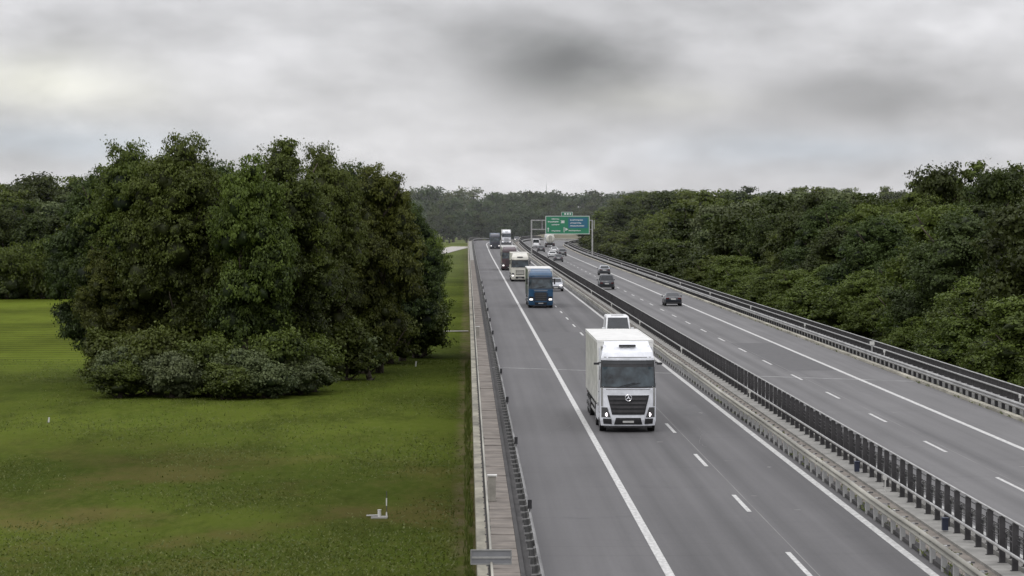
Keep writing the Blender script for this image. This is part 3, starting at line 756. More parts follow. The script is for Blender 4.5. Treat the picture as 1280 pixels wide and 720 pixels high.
for i in range(120):
    Y = r4.uniform(1800, 2300); px = r4.uniform(-80, 1360); x = px_place(px, Y)
    pts.append((x, Y, -5, (ztop(238 + r4.uniform(-2, 6), Y) + 5) / 20.3))
o = wood_mass('distant_wood', pts, K_far[0], 5); tag(o, 'hazy band of distant woodland along the horizon', 'woodland')

# grass tufts and weeds
g = np.random.default_rng(9); n = 90000
Yt = 118 + (g.random(n) ** 1.5) * 190; Xt = -.35 - g.random(n) * (Yt * .156 + 3)
cl = g.normal(size=(n, 2)) * .0
keep = np.array([mnoise.noise(Vector((a * .12, b * .05, 2))) + .35 > r4.random() * .9 for a, b in zip(Xt, Yt)])
Xt, Yt = Xt[keep], Yt[keep]; n = len(Xt)
Zt = np.array([G(a, b) for a, b in zip(Xt, Yt)])
P = np.stack([Xt, Yt, Zt], 1); hh = g.uniform(.02, .10, n) * (1 + 1.5 * (g.random(n) > .97)); ww = g.uniform(.012, .05, n); an = g.uniform(0, 3.14, n)
dx = np.stack([np.cos(an) * ww, np.sin(an) * ww, np.zeros(n)], 1); tip = np.stack([g.normal(size=n) * .06, g.normal(size=n) * .06, hh], 1)
verts = np.stack([P - dx, P + dx, P + tip + dx * .3, P + tip - dx * .5], 1).reshape(-1, 3)
me = bpy.data.meshes.new('grass_tufts'); me.from_pydata(verts.tolist(), [], np.arange(n * 4).reshape(-1, 4).tolist())
at = me.attributes.new('shade', 'FLOAT', 'FACE'); at.data.foreach_set('value', g.uniform(0, 1, n).astype(np.float32))
me.materials.append(leaf_mat('tuft', (.050, .080, .008), (.150, .165, .045), (.095, .125, .02)))
tag(link_mesh('grass_tufts', me), 'rough tufts of meadow grass and weeds left of the bridge', 'grass', None, 'stuff')

# weeds along kerbs
def weeds(name, label, xa, xb, ya, yb, z, n, hmax, mt):
    g = np.random.default_rng(n); out = []
    for _ in range(n // 9):
        cx, cy = g.uniform(xa, xb), ya + (yb - ya) * g.random() ** 1.5
        for _ in range(9):
            x, y = cx + g.normal() * .05, cy + g.normal() * .35; a = g.uniform(0, 3.14); w = g.uniform(.01, .035); h = g.uniform(.3, 1) * hmax
            dx, dy = math.cos(a) * w, math.sin(a) * w; tx, ty = g.normal() * .05, g.normal() * .05
            out += [(x - dx, y - dy, z), (x + dx, y + dy, z), (x + tx + dx, y + ty + dy, z + h * .6), (x + tx * 1.6, y + ty * 1.6, z + h)]
    me = bpy.data.meshes.new(name); me.from_pydata(out, [], [(4 * i, 4 * i + 1, 4 * i + 2, 4 * i + 3) for i in range(len(out) // 4)])
    at = me.attributes.new('shade', 'FLOAT', 'FACE'); at.data.foreach_set('value', g.uniform(0, 1, len(out) // 4).astype(np.float32))
    me.materials.append(mt); tag(link_mesh(name, me), label, 'weeds', None, 'stuff')
mw_ = me.materials[0]
weeds('kerb_weeds', 'dry weeds growing along the kerb of the right guardrail', 25.9, 26.5, 140, 330, .02, 2600, .16, mw_)
weeds('kerb_weeds', 'weeds and dirt growing under the cream median guardrail', 12.95, 13.9, 75, 260, .08, 2400, .12, mw_)
weeds('kerb_weeds', 'dry weeds along the outer edge of the bridge cornice', -.1, .25, 115, 300, -5.0, 2200, .7, mw_)
# ------------------------------------------------------------------ meadow markers
def gl(px, py):                                  # a ground point of the meadow
    Y = 14.8 * F / (py - 265); return (px_place(px, Y), Y)
x, y = gl(474, 650)
w = empty('monitoring_well', (x, y, G(x, y)), 0, 'short white well pipe on a concrete base in the near meadow', 'well pipe')
part('well_pipe', M['white_pl'], w, CY((0, 0, 0), (0, 0, .36), .085, seg=14), CY((0, 0, .36), (0, 0, .40), .10, seg=14))
part('base_slab', M['concrete'], w, B((.0, 0, .03), (.8, .8, .08), bev=.01))
part('side_pipe', M['rail_light'], w, CY((-.08, 0, .13), (-.62, .1, .10), .04))
x2, y2 = gl(483, 649)
w2 = empty('marker_pole', (x2, y2, G(x2, y2)), 0, 'thin pole with a white band standing beside the white well pipe', 'marker')
part('pole', M['galv_dark'], w2, CY((0, 0, 0), (0, 0, 1.25), .018, seg=8))
part('white_band', M['white_pl'], w2, CY((0, 0, .55), (0, 0, .92), .032, seg=8))
part('foot', M['white_pl'], w2, CY((0, 0, 0), (0, 0, .25), .05, .03, seg=8))
for px, py, h, lab in ((519.5, 458, .42, 'small white marker stake in the meadow below the crossing path'), (559.5, 399, .5, 'small white marker stake in the meadow above the crossing path'), (61, 527, .28, 'small white stone like marker alone in the left meadow')):
    x, y = gl(px, py); w = empty('marker_stake', (x, y, G(x, y)), 0, lab, 'marker', 'small white markers in the meadow')
    part('stake', M['white_pl'], w, CY((0, 0, -.1), (.04, 0, h), .07, .06, seg=10))
    part('cap', M['rail_light'], w, CY((.04, 0, h), (.045, 0, h + .06), .085, .03, seg=10))

# distant roofs and mast
ms = empty('mast', (px_place(683, 2400), 2400, -5), 0, 'thin mast rising above the distant wood', 'mast')
part('shaft', M['galv_dark'], ms, CY((0, 0, 0), (0, 0, 35), .3, .15, seg=6)); part('antenna', M['galv_dark'], ms, CY((0, 0, 35), (0, 0, 38.5), .1, .05, seg=6))
# ------------------------------------------------------------------ vehicles
# every vehicle is built with its nose towards -Y, origin on the road below the front
def strip_mesh(name, grid, m, parent, thick=0.0, smooth=True):
    """grid[i][j] of points -> surface, optionally given a thickness along -normal"""
    V = [tuple(p) for row in grid for p in row]; nj = len(grid[0]); Fc = []
    for i in range(len(grid) - 1):
        for j in range(nj - 1): Fc.append((i * nj + j, i * nj + j + 1, (i + 1) * nj + j + 1, (i + 1) * nj + j))
    me = mesh_from(name, V, Fc, m, smooth)
    return link_mesh(name, me, parent)
def lp(tab, z): return float(np.interp(z, [a for a, b in tab], [b for a, b in tab]))

def wheel(parent, x, y, r=.5, w=.3, m_rim=None):
    s = 1 if x > 0 else -1
    t = part('wheel', M['tyre'], parent, CY((-w / 2, 0, 0), (w / 2, 0, 0), r, seg=24))
    t.location = (x, y, r)
    rr = part('rim', m_rim or M['rim'], t, CY((s * (w / 2 - .01), 0, 0), (s * (w / 2 + .012), 0, 0), r * .6, r * .5, seg=16))
    part('hub', M['galv_dark'], t, CY((s * (w / 2 + .0), 0, 0), (s * (w / 2 + .05), 0, 0), r * .2, seg=10))
    return t

def make_truck(name, label, X, Y, cabm, lowm, trailer_m, roof_m, style, z=0.0, rz=0.0, lights='on', L=13.6, group=None, skirt=True):
    t = empty('lorry', (X, Y, z), rz, label, 'lorry', group)
    yf = [(.3, .06), (.55, 0), (1.1, 0), (1.9, .03), (2.1, .08), (3.15, .40), (3.3, .42), (3.55, .62), (3.75, 1.0), (3.84, 1.6)]
    wt = [(.3, 1.20), (.55, 1.24), (2.0, 1.245), (3.2, 1.20), (3.6, 1.12), (3.84, 1.02)]
    if style == 'flat': yf = [(.3, .06), (.55, 0), (1.1, 0), (1.9, .02), (2.1, .04), (3.0, .18), (3.2, .20), (3.45, .35), (3.7, .7), (3.84, 1.3)]
    def P(zz, u, off=0.0):
        w = lp(wt, zz); return Vector((w * u * (1 + off * .0) + (off if u > .97 else -off if u < -.97 else 0), lp(yf, zz) + .34 * abs(u) ** 3.4 - off, zz))
    zs = [.3, .42, .55, .8, 1.1, 1.5, 1.9, 2.1, 2.4, 2.8, 3.15, 3.3, 3.42, 3.55, 3.65, 3.75, 3.84]; us = [-1, -.96, -.88, -.75, -.55, -.3, 0, .3, .55, .75, .88, .96, 1]
    back = 2.25; V = []; Fc = []
    for zz in zs:
        ring = [P(zz, u) for u in us]; w = lp(wt, zz)
        ring += [Vector((w, 1.1 if lp(yf, zz) < .9 else 1.9, zz)), Vector((w, back, zz)), Vector((-w, back, zz)), Vector((-w, 1.1 if lp(yf, zz) < .9 else 1.9, zz))]
        V += [tuple(p) for p in ring]
    nr = len(us) + 4
    for i in range(len(zs) - 1):
        for j in range(nr): a = i * nr + j; b = i * nr + (j + 1) % nr; Fc.append((a, b, b + nr, a + nr))
    Fc.append(tuple(range(nr))[::-1]); Fc.append(tuple(range((len(zs) - 1) * nr, len(zs) * nr)))
    link_mesh('cab', mesh_from('cab', V, Fc, cabm, False), t)
    def patch(nm, m, z0, z1, u0, u1, off=.012, nz=6, nu=9, tz=None, parent=t, rim=True):
        g_ = []
        for i in range(nz + 1):
            zz = z0 + (z1 - z0) * i / nz; k = i / nz
            a = u0(k) if callable(u0) else u0; b = u1(k) if callable(u1) else u1
            row = [P(zz, a + (b - a) * j / nu, off) for j in range(nu + 1)]
            g_.append(row)
        if rim:   # edges folded back so the panel has thickness
            back_ = lambda row: [p + Vector((0, off + .02, 0)) for p in row]
            g_ = [[r_[0] + Vector((0, off + .02, 0))] + r_ + [r_[-1] + Vector((0, off + .02, 0))] for r_ in g_]
            g_ = [back_(g_[0])] + g_ + [back_(g_[-1])]
        return strip_mesh(nm, g_, m, parent, smooth=False)
    # windscreen and its dark surround
    patch('windscreen_surround', M['black_pl'], 1.98, 3.20, -.985, .985, .010)
    ws = patch('windscreen', M['glass_truck'], 2.04, 3.02, -.95, .95, .022)
    for s in (-1, 1): part('wiper', M['black_pl'], ws, lambda bm, s=s: cyl(bm, P(2.06, s * .1 - .2, .05), P(2.22, s * .1 + .35, .05), .012, seg=5))
    patch('screen_tint_band', M['black_pl'], 2.90, 3.02, -.94, .94, .024, nz=1, rim=False, parent=ws)
    patch('sun_visor', lowm if style == 'blue' else M['glass'] if style == 'star' else cabm, 3.03, 3.20, -.93, .93, .07 if style != 'star' else .03, nz=2)
    if style == 'star': part('roof_lamp_bar', M['black_pl'], t, B((0, .98, 3.82), (.75, .16, .10), bev=.02))
    if style in ('flat', 'white'): patch('roof_name_board', M['black_pl'], 3.36, 3.52, -.34, .34, .03, nz=2)
    # grille
    gm = M['black_pl']
    if style == 'star':
        patch('grille', gm, .80, 1.66, lambda k: -.58 - .17 * k, lambda k: .58 + .17 * k, .018)
        for k in range(4):
            z0 = .90 + k * .185
            patch('grille_slat', M['fence_dark'], z0, z0 + .10, -.57 - .035 * k, .57 + .035 * k, .05, nz=2)
        st = part('star_badge', M['chrome'], t, lambda bm: [cyl(bm, (.14 * math.cos(a), -.085, 1.55 + .14 * math.sin(a)), (.14 * math.cos(a + .42), -.085, 1.55 + .14 * math.sin(a + .42)), .018, seg=6) for a in [k * math.pi / 7.5 for k in range(15)]],
                  lambda bm: [cyl(bm, (0, -.085, 1.55), (.137 * math.cos(a), -.085, 1.55 + .137 * math.sin(a)), .04, .006, 6) for a in (R(90), R(210), R(330))])
        patch('lower_intake', gm, .36, .66, lambda k: -.52 + .08 * k, lambda k: .52 - .08 * k, .015, nz=3)
        for s in (-1, 1):
            patch('fog_recess', gm, .38, .62, min(s * .60, s * .90), max(s * .60, s * .90), .015, nz=3, nu=4)
            patch('headlight_housing', M['galv_dark'], .68, 1.12, (lambda k, s=s: min(s * (.63 + .12 * k), s * .955)), (lambda k, s=s: max(s * (.63 + .12 * k), s * .955)), .014, nz=4, nu=4)
            part('headlight', M['lamp_on'], t, CY((s * .93, .12, .80), (s * .93, .18, .80), .085, seg=14))
            patch('side_vent', M['galv'], 1.16, 2.0, min(s * .90, s * .97), max(s * .90, s * .97), .012, nz=4, nu=2)
    elif style == 'blue':
        patch('chrome_strip', M['rail_light'], 1.76, 1.80, -.55, .55, .03, nz=1)
        patch('grille', gm, .75, 1.62, -.48, .48, .02)
        for k in range(4): patch('grille_slat', M['galv_dark'], .85 + k * .19, .90 + k * .19, -.46, .46, .04, nz=1)
        for s in (-1, 1):
            patch('grille_side', lowm, .62, 1.55, min(s * .50, s * .58), max(s * .50, s * .58), .03, nz=3, nu=2)
            patch('headlight_housing', gm, .72, 1.18, min(s * .60, s * .94), max(s * .60, s * .94), .016, nz=3, nu=4)
            patch('headlight', M['lamp_lit_soft'], .80, .96, min(s * .66, s * .92), max(s * .66, s * .92), .03, nz=2, nu=4)
        patch('lower_intake', gm, .36, .60, -.5, .5, .015, nz=2)
    else:
        patch('grille', gm if style == 'dark' else M['galv_dark'], .95, 1.62, -.48, .48, .016)
        for k in range(3): patch('grille_slat', cabm, 1.08 + k * .18, 1.16 + k * .18, -.42, .42, .03, nz=1)
        patch('lower_intake', gm, .42, .70, -.5, .5, .016, nz=2)
        for s in (-1, 1):
            patch('headlight_housing', M['galv_dark'], .68, 1.2, min(s * .66, s * .94), max(s * .66, s * .94), .016, nz=3, nu=4)
            patch('headlight', M['lamp_lit_soft'], .74, .92, min(s * .70, s * .92), max(s * .70, s * .92), .03, nz=2, nu=4)
    patch('number_plate', M['plate'], .44, .53, -.2, .2, .045, nz=1)
    patch('bumper_lip', M['black_pl'], .22, .30, -.9, .9, .0, nz=1)
    # doors with windows, mirrors, steps
    for s in (-1, 1):
        part('side_window', M['glass'], t, lambda bm, s=s: bm.faces.new([bm.verts.new(v) for v in ((s * 1.238, .50, 2.10), (s * 1.238, 1.45, 2.10), (s * 1.222, 1.45, 2.9), (s * 1.222, .72, 2.9))]))
        mr = part('mirror', M['black_pl'], t, B((s * 1.40, .30, 3.06 if style == 'star' else 2.72), (.26 if style == 'star' else .16, .12, .10 if style == 'star' else .62), bev=.03))
        part('mirror_arm', M['black_pl'], mr, B((s * 1.27, .34, 3.10 if style == 'star' else 2.95), (.14, .05, .05)))
        part('step', M['black_pl'], t, B((s * 1.16, .85, .62), (.16, .6, .5), bev=.03))
        part('air_deflector', cabm, t, B((s * 1.19, 2.42, 2.45), (.04, .36, 2.5), bev=.01))
    for s in (-1, 1):
        part('door_seam', M['galv_dark'], t, B((s * 1.246, .42, 1.5), (.004, .02, 1.9)), B((s * 1.246, 1.55, 1.75), (.004, .02, 2.3)), B((s * 1.246, .98, .86), (.004, 1.1, .02)))
        part('door_handle', M['black_pl'], t, B((s * 1.255, 1.40, 1.75), (.03, .16, .04), bev=.008))
    patch('roof_seam', M['galv_dark'], 3.315, 3.345, -.90, .90, .006, nz=1, rim=False)
    patch('screen_sill', M['galv_dark'], 1.905, 1.93, -.93, .93, .006, nz=1, rim=False)
    part('deflector_side', M['galv'], t, B((-1.10, 1.72, 3.60), (.03, .75, .34), rz=.05), B((1.10, 1.72, 3.60), (.03, .75, .34), rz=-.05))
    # roof spoiler behind the cab roof
    part('roof_spoiler', cabm, t, lambda bm: tri2(bm, [(1.5, 3.80), (2.25, 3.80), (2.25, 3.98), (2.0, 3.97)], 1.0))
    # chassis, wheels
    ch = part('chassis', M['black_pl'], t, B((0, 4.1, .85), (.9, 5.6, .28)), B((0, 5.5, 1.08), (1.0, 1.4, .16)))
    for s in (-1, 1):
        wheel(t, s * 1.08, 1.35); wheel(t, s * .95, 5.05, .5, .56)
        part('fuel_tank', cabm if skirt else M['chrome'], t, B((s * 1.08, 3.2, .72), (.36, 1.9, .62), bev=.06))
    # semitrailer
    y0 = 2.72; y1 = y0 + L
    part('trailer_floor', M['galv_dark'], t, B((0, (y0 + y1) / 2, 1.12), (2.5, L, .14)))
    V = []; Fc = []; n = 70        # curtain side: shallow folds
    for s in (-1, 1):
        b0 = len(V)
        for i in range(n + 1):
            yy = y0 + .12 + (L - .24) * i / n; off = .012 * math.sin(i * 1.9) + .008 * math.sin(i * .7)
            for zz in (1.14, 2.5, 3.86): V.append((s * (1.262 + off * (1.4 if zz < 3 else .4)), yy, zz))
        for i in range(n):
            for j in range(2): a = b0 + i * 3 + j; Fc.append((a, a + 3, a + 4, a + 1))
    link_mesh('curtain', mesh_from('curtain', V, Fc, trailer_m, True), t)
    part('trailer_front', roof_m, t, B((0, y0 + .04, 2.5), (2.54, .07, 2.9)))
    part('trailer_rear_door', roof_m, t, B((-.625, y1 - .02, 2.5), (1.23, .05, 2.75))); part('trailer_rear_door', roof_m, t, B((.625, y1 - .02, 2.5), (1.23, .05, 2.75)))
    rb = []
    for s in (-1, 1): rb.append(B((s * 1.262, (y0 + y1) / 2, 3.94), (.05, L, .13)))
    rb += [B((0, y0 + .03, 3.955), (2.56, .08, .10)), B((0, y1 - .03, 3.955), (2.56, .08, .10)), B((0, (y0 + y1) / 2, 3.965), (2.46, L - .2, .04))]
    part('roof', roof_m, t, *rb)
    for k in range(9): pass
    part('side_guard', M['rail_light'], t, *[B((s * 1.22, y0 + 5.6, zz), (.03, 4.0, .12)) for s in (-1, 1) for zz in (.55, .85)])
    part('pallet_box', M['galv_dark'], t, B((0, y0 + 5.6, .75), (2.3, 2.6, .5)))
    part('landing_leg', M['galv_dark'], t, B((-.9, y0 + 3.2, .75), (.14, .14, .8))); part('landing_leg', M['galv_dark'], t, B((.9, y0 + 3.2, .75), (.14, .14, .8)))
    for ax in (0, 1.31, 2.62):
        for s in (-1, 1): wheel(t, s * 1.03, y1 - 4.3 + ax, .5, .4)
    part('mudguard', M['black_pl'], t, *[B((s * 1.05, y1 - 3.0, 1.06), (.42, 3.6, .04)) for s in (-1, 1)])
    for s in (-1, 1): part('tail_lamp', M['red_lamp'], t, B((s * 1.0, y1 + .01, .95), (.4, .05, .14)))
    part('rear_bumper', M['galv_dark'], t, B((0, y1 - .05, .72), (2.4, .08, .14)))
    return t
def tri2(bm, pts, hw):
    vs = [bm.verts.new((-hw, a, b)) for a, b in pts] + [bm.verts.new((hw, a, b)) for a, b in pts]
    n = len(pts); bm.faces.new(vs[:n]); bm.faces.new(vs[n:])
    for i in range(n): bm.faces.new((vs[i], vs[(i + 1) % n], vs[n + (i + 1) % n], vs[n + i]))

white = paint('white lorry paint', (.76, .78, .82), dirt=.14); white2 = paint('white roof', (.80, .80, .77), .5, dirt=.12)
cream = paint('cream curtain', (.58, .58, .53), .6, dirt=.2)
blue = paint('blue lorry paint', (.020, .075, .155)); dblue = paint('dark blue paint', (.012, .025, .055))
offw = paint('off white paint', (.60, .59, .52)); red = paint('dark red paint', (.055, .028, .034)); slate = paint('slate paint', (.05, .055, .075))
greyb = paint('grey blue curtain', (.20, .25, .32), .6)
make_truck('lorry', 'nearest lorry, white cab with black slatted grille and star badge, cream curtain trailer', 7.17, 136.5, white, white, cream, white2, 'star')
make_truck('lorry', 'blue cab lorry with pale trailer roof, second from the camera', 7.55, 314, blue, dblue, dblue, white2, 'blue')
make_truck('lorry', 'off white lorry with a small black board above its windscreen, right behind the blue one', 7.5, 434, offw, offw, cream, offw, 'flat')
make_truck('lorry', 'dark red lorry with a pale trailer roof edge, half hidden by the off white lorry', 7.15, 517, red, slate, red, white2, 'dark')
make_truck('lorry', 'dark slate lorry with lit headlights beside the shoulder line far up the motorway', 7.25, 790, slate, slate, greyb, greyb, 'dark', z=E(790) - .05)
make_truck('lorry', 'small white lorry farthest away on the oncoming carriageway', 11.1, 862, white, white, white2, white2, 'white', z=E(862))

def make_car(label, X, Y, col, style='hatch', away=False, z=0.0, L=4.4, W=1.8, Ht=1.47, lights=False, cat='car', roof_m=None, name='car'):
    t = empty(name, (X, Y, z), math.pi if away else 0, label, cat)
    hw = W / 2
    if style == 'van':
        top = [(0, .62), (.03, .95), (.10, 1.10), (.20, 1.25), (1, 1.25)]
    elif style == 'sedan':
        top = [(0, .55), (.03, .72), (.12, .82), (.27, .93), (.8, .96), (.93, .98), (1, .9)]
    else:
        top = [(0, .58), (.03, .76), (.12, .88), (.25, .98), (.8, 1.02), (.97, 1.0), (1, .95)]
    if style in ('suv',): top = [(a, b * 1.13) for a, b in top]
    def ring(k):
        y = k * L; zt = lp(top, k); w = hw * lp([(0, .80), (.04, .92), (.12, .985), (.3, 1), (.8, 1), (.95, .96), (1, .88)], k); zb = .24 + .06 * (k < .05) + .06 * (k > .95)
        h = [(0, zb), (w * .9, zb), (w, zb + .12), (w * 1.0, zb + .35), (w * .985, zt - .12), (w * .90, zt - .01), (w * .5, zt + .02), (0, zt + .03)]
        return [Vector((a, y, b)) for a, b in h] + [Vector((-a, y, b)) for a, b in reversed(h[1:-1])]
    ks = [0, .02, .05, .12, .2, .3, .45, .6, .75, .88, .95, .985, 1]
    V = []; Fc = []
    for k in ks: V += [tuple(p) for p in ring(k)]
    nr = 14
    for i in range(len(ks) - 1):
        for j in range(nr): a = i * nr + j; b = i * nr + (j + 1) % nr; Fc.append((a, b, b + nr, a + nr))
    Fc.append(tuple(range(nr))[::-1]); Fc.append(tuple(range((len(ks) - 1) * nr, len(ks) * nr)))
    link_mesh('body', mesh_from('body', V, Fc, col, True), t)
    # cabin: base a..b, roof c..d (fractions of the length)
    a, c, d, b = {'van': (.13, .30, .995, 1.0), 'sedan': (.27, .44, .70, .86), 'hatch': (.25, .43, .86, .985), 'suv': (.24, .38, .93, .99)}[style]
    zb = lp(top, .4) - .03; w0 = hw * .93; w1 = hw * (.84 if style == 'van' else .70 if style != 'suv' else .76)
    def q(k, zz):  # point on side at fraction k of (height)
        f = (zz - zb) / (Ht - zb); return w0 + (w1 - w0) * f
    zr = Ht; ya, yc, yd, yb = a * L, c * L, d * L, b * L
    sec = []
    for f in (0, .35, .7, .88, .97, 1.0):
        inset = {0: 0, .35: 0, .7: 0, .88: .0, .97: .05, 1.0: .14}[f]
        zz = zb + (zr - zb) * (f if f < .97 else (.985 if f < 1 else 1.0)); w = w0 + (w1 - w0) * f - inset
        y_0 = ya + (yc - ya) * f + inset * .6; y_1 = yb + (yd - yb) * f - inset * .6
        rr = .12
        sec.append([(-w + rr, y_0, zz), (w - rr, y_0, zz), (w, y_0 + rr * 1.6, zz), (w, y_1 - rr, zz), (w - rr, y_1, zz), (-w + rr, y_1, zz), (-w, y_1 - rr, zz), (-w, y_0 + rr * 1.6, zz)])
    V = [p for s_ in sec for p in s_]; Fc = []
    for i in range(len(sec) - 1):
        for j in range(8): p = i * 8 + j; r_ = i * 8 + (j + 1) % 8; Fc.append((p, r_, r_ + 8, p + 8))
    Fc.append(tuple(range(len(V) - 8, len(V))))
    link_mesh('cabin', mesh_from('cabin', V, Fc, roof_m or col, False), t)
    def pane(nm, f0, f1, side, e=.012):
        def pt(f, u):
            w = w0 + (w1 - w0) * f - .10; zz = zb + (zr - zb) * f
            if side == 'front': return (w * u, ya + (yc - ya) * f - e, zz + e * .4)
            if side == 'rear': return (w * u, yb + (yd - yb) * f + e, zz + e * .4)
        return part(nm, M['glass'], t, lambda bm: bm.faces.new([bm.verts.new(pt(f, u)) for f, u in ((f0, -1), (f0, 1), (f1, .97), (f1, -.97))]))
    pane('windscreen', .08 if style != 'van' else .03, .90 if style != 'van' else .86, 'front'); pane('rear_window', .16, .86, 'rear')
    for s in (-1, 1):
        for (k0, k1) in ((.08, .48), (.52, .94)) if style != 'van' else ((.05, .22),):
            def sw(bm, s=s, k0=k0, k1=k1):
                vs = []
                for f, k in ((.12, k0), (.12, k1), (.82, k1), (.82, k0)):
                    w = w0 + (w1 - w0) * f + .008; y_0 = ya + (yc - ya) * f + .25; y_1 = yb + (yd - yb) * f - .18
                    vs.append(bm.verts.new((s * w, y_0 + (y_1 - y_0) * k, zb + (zr - zb) * f)))
                bm.faces.new(vs)
            part('side_window', M['glass'], t, sw)
        part('mirror', col, t, B((s * (hw + .09), ya + .35, zb + .08), (.2, .1, .14), bev=.03))
        part('headlight', M['lamp_lit_soft'] if lights else M['lamp'], t, B((s * hw * .66, .06, lp(top, .03) - .12), (.36, .14, .13), rz=s * .25, bev=.03))
        part('tail_lamp', M['red_lamp'], t, B((s * hw * (.84 if style == 'van' else .70), L - .01, (1.15 if style == 'van' else .82)), (.12 if style == 'van' else .34, .06, .5 if style == 'van' else .15), bev=.02))
        for yy in (.19 * L, .80 * L): wheel(t, s * (hw - .09), yy, .33, .22)
    part('grille', M['black_pl'], t, B((0, -.005, .56), (hw * 1.0, .04, .16), bev=.01)); part('lower_grille', M['black_pl'], t, B((0, .0, .36), (hw * 1.3, .05, .10), bev=.01))
    part('number_plate', M['plate'], t, B((0, -.03, .45), (.50, .02, .11))); part('number_plate', M['plate'], t, B((0, L + .012, .74 if style != 'van' else .8), (.52, .02, .12)))
    part('rear_bumper', M['black_pl'], t, B((0, L - .02, .36), (W * .8, .08, .16), bev=.02))
    if style == 'van' and not away: part('roof_hatch', M['galv'], t, B((0, 2.2, Ht + .02), (.9, .5, .05), bev=.01))
    return t
cw = paint('car white', (.78, .79, .80)); cs = paint('car silver', (.40, .42, .45), .3, .3); cd = paint('car dark', (.018, .022, .03), .3); cg = paint('car grey', (.10, .105, .115), .3, .2)
cdb = paint('car dark grey', (.045, .05, .058), .3, .2)
make_car('white panel van in the fast lane right behind the nearest lorry', 11.05, 224, cw, 'van', L=5.3, W=1.95, Ht=2.2, cat='van', name='van')
make_car('silver car beside the blue lorry next to the median guardrail', 11.0, 380, cs, 'suv', L=4.5, W=1.84, Ht=1.6, lights=True)
make_car('tiny dark car far up the oncoming carriageway near the bend', 15.2, 930, cd, 'hatch', z=E(930), lights=True)
# traffic driving away on the far carriageway (origin at its front, so its rear is nearer the camera)
def away(label, X, Yrear, col, style, L=4.4, **k):
    return make_car(label, X, Yrear + L, col, style, away=True, L=L, z=E(Yrear), **k)
away('black saloon car driving away, nearest vehicle on the far carriageway', 21.5, 320, cd, 'sedan', L=4.6, W=1.78, Ht=1.38)
away('dark grey high people carrier driving away in the lane beside the median', 17.7, 389, cdb, 'suv', L=4.7, W=1.95, Ht=1.85)
away('silver roofed grey car driving away just ahead of the high dark vehicle', 21.4, 478, cg, 'hatch', W=1.8, roof_m=cs)
away('grey car driving away beside the median just before the gantry', 18.0, 604, cg, 'hatch')
away('white car beside the median almost under the gantry', 18.2, 655, cw, 'hatch')
away('grey car in the right lane passing under the gantry sign', 21.2, 682, cg, 'suv', Ht=1.6)
away('white car in the right lane just beyond the gantry', 20.6, 725, cw, 'hatch')
away('dark car beside the median just beyond the gantry', 17.9, 742, cdb, 'hatch')
away('white box like van far away beside the median', 18.0, 800, cw, 'van', L=5.5, Ht=2.4, W=1.95, cat='van', name='van')
away('small white car farthest away on the far carriageway', 19.4, 850, cw, 'hatch')
# tanker
tk = empty('tanker_lorry', (22.1, 815 + 12, E(815)), math.pi, 'pale round backed tanker lorry driving away far beyond the gantry', 'lorry')
part('tank', cs, tk, CY((0, 3.2, 2.25), (0, 11.9, 2.25), 1.22, seg=28)); part('tank_end', offw, tk, CY((0, 11.9, 2.25), (0, 12.15, 2.25), 1.2, .85, seg=28))
part('cab', cw, tk, B((0, 1.2, 1.9), (2.4, 2.2, 2.8), bev=.15)); part('windscreen', M['glass'], tk, B((0, .08, 2.3), (2.1, .05, .9)))
part('chassis', M['black_pl'], tk, B((0, 6, .9), (1.2, 11.5, .35))); part('rear_bumper', M['black_pl'], tk, B((0, 12.1, .72), (2.4, .1, .5)))
part('ladder', M['galv_dark'], tk, B((-.25, 12.2, 2.1), (.05, .05, 2.0)), B((.25, 12.2, 2.1), (.05, .05, 2.0)), *[B((0, 12.2, 1.3 + .35 * k), (.5, .04, .04)) for k in range(6)])
for yy in (1.4, 4.6, 9.2, 10.5):
    for s in (-1, 1): wheel(tk, s * 1.02, yy, .5, .38)
for s in (-1, 1): part('tail_lamp', M['red_lamp'], tk, B((s * .95, 12.17, .8), (.35, .04, .18)))

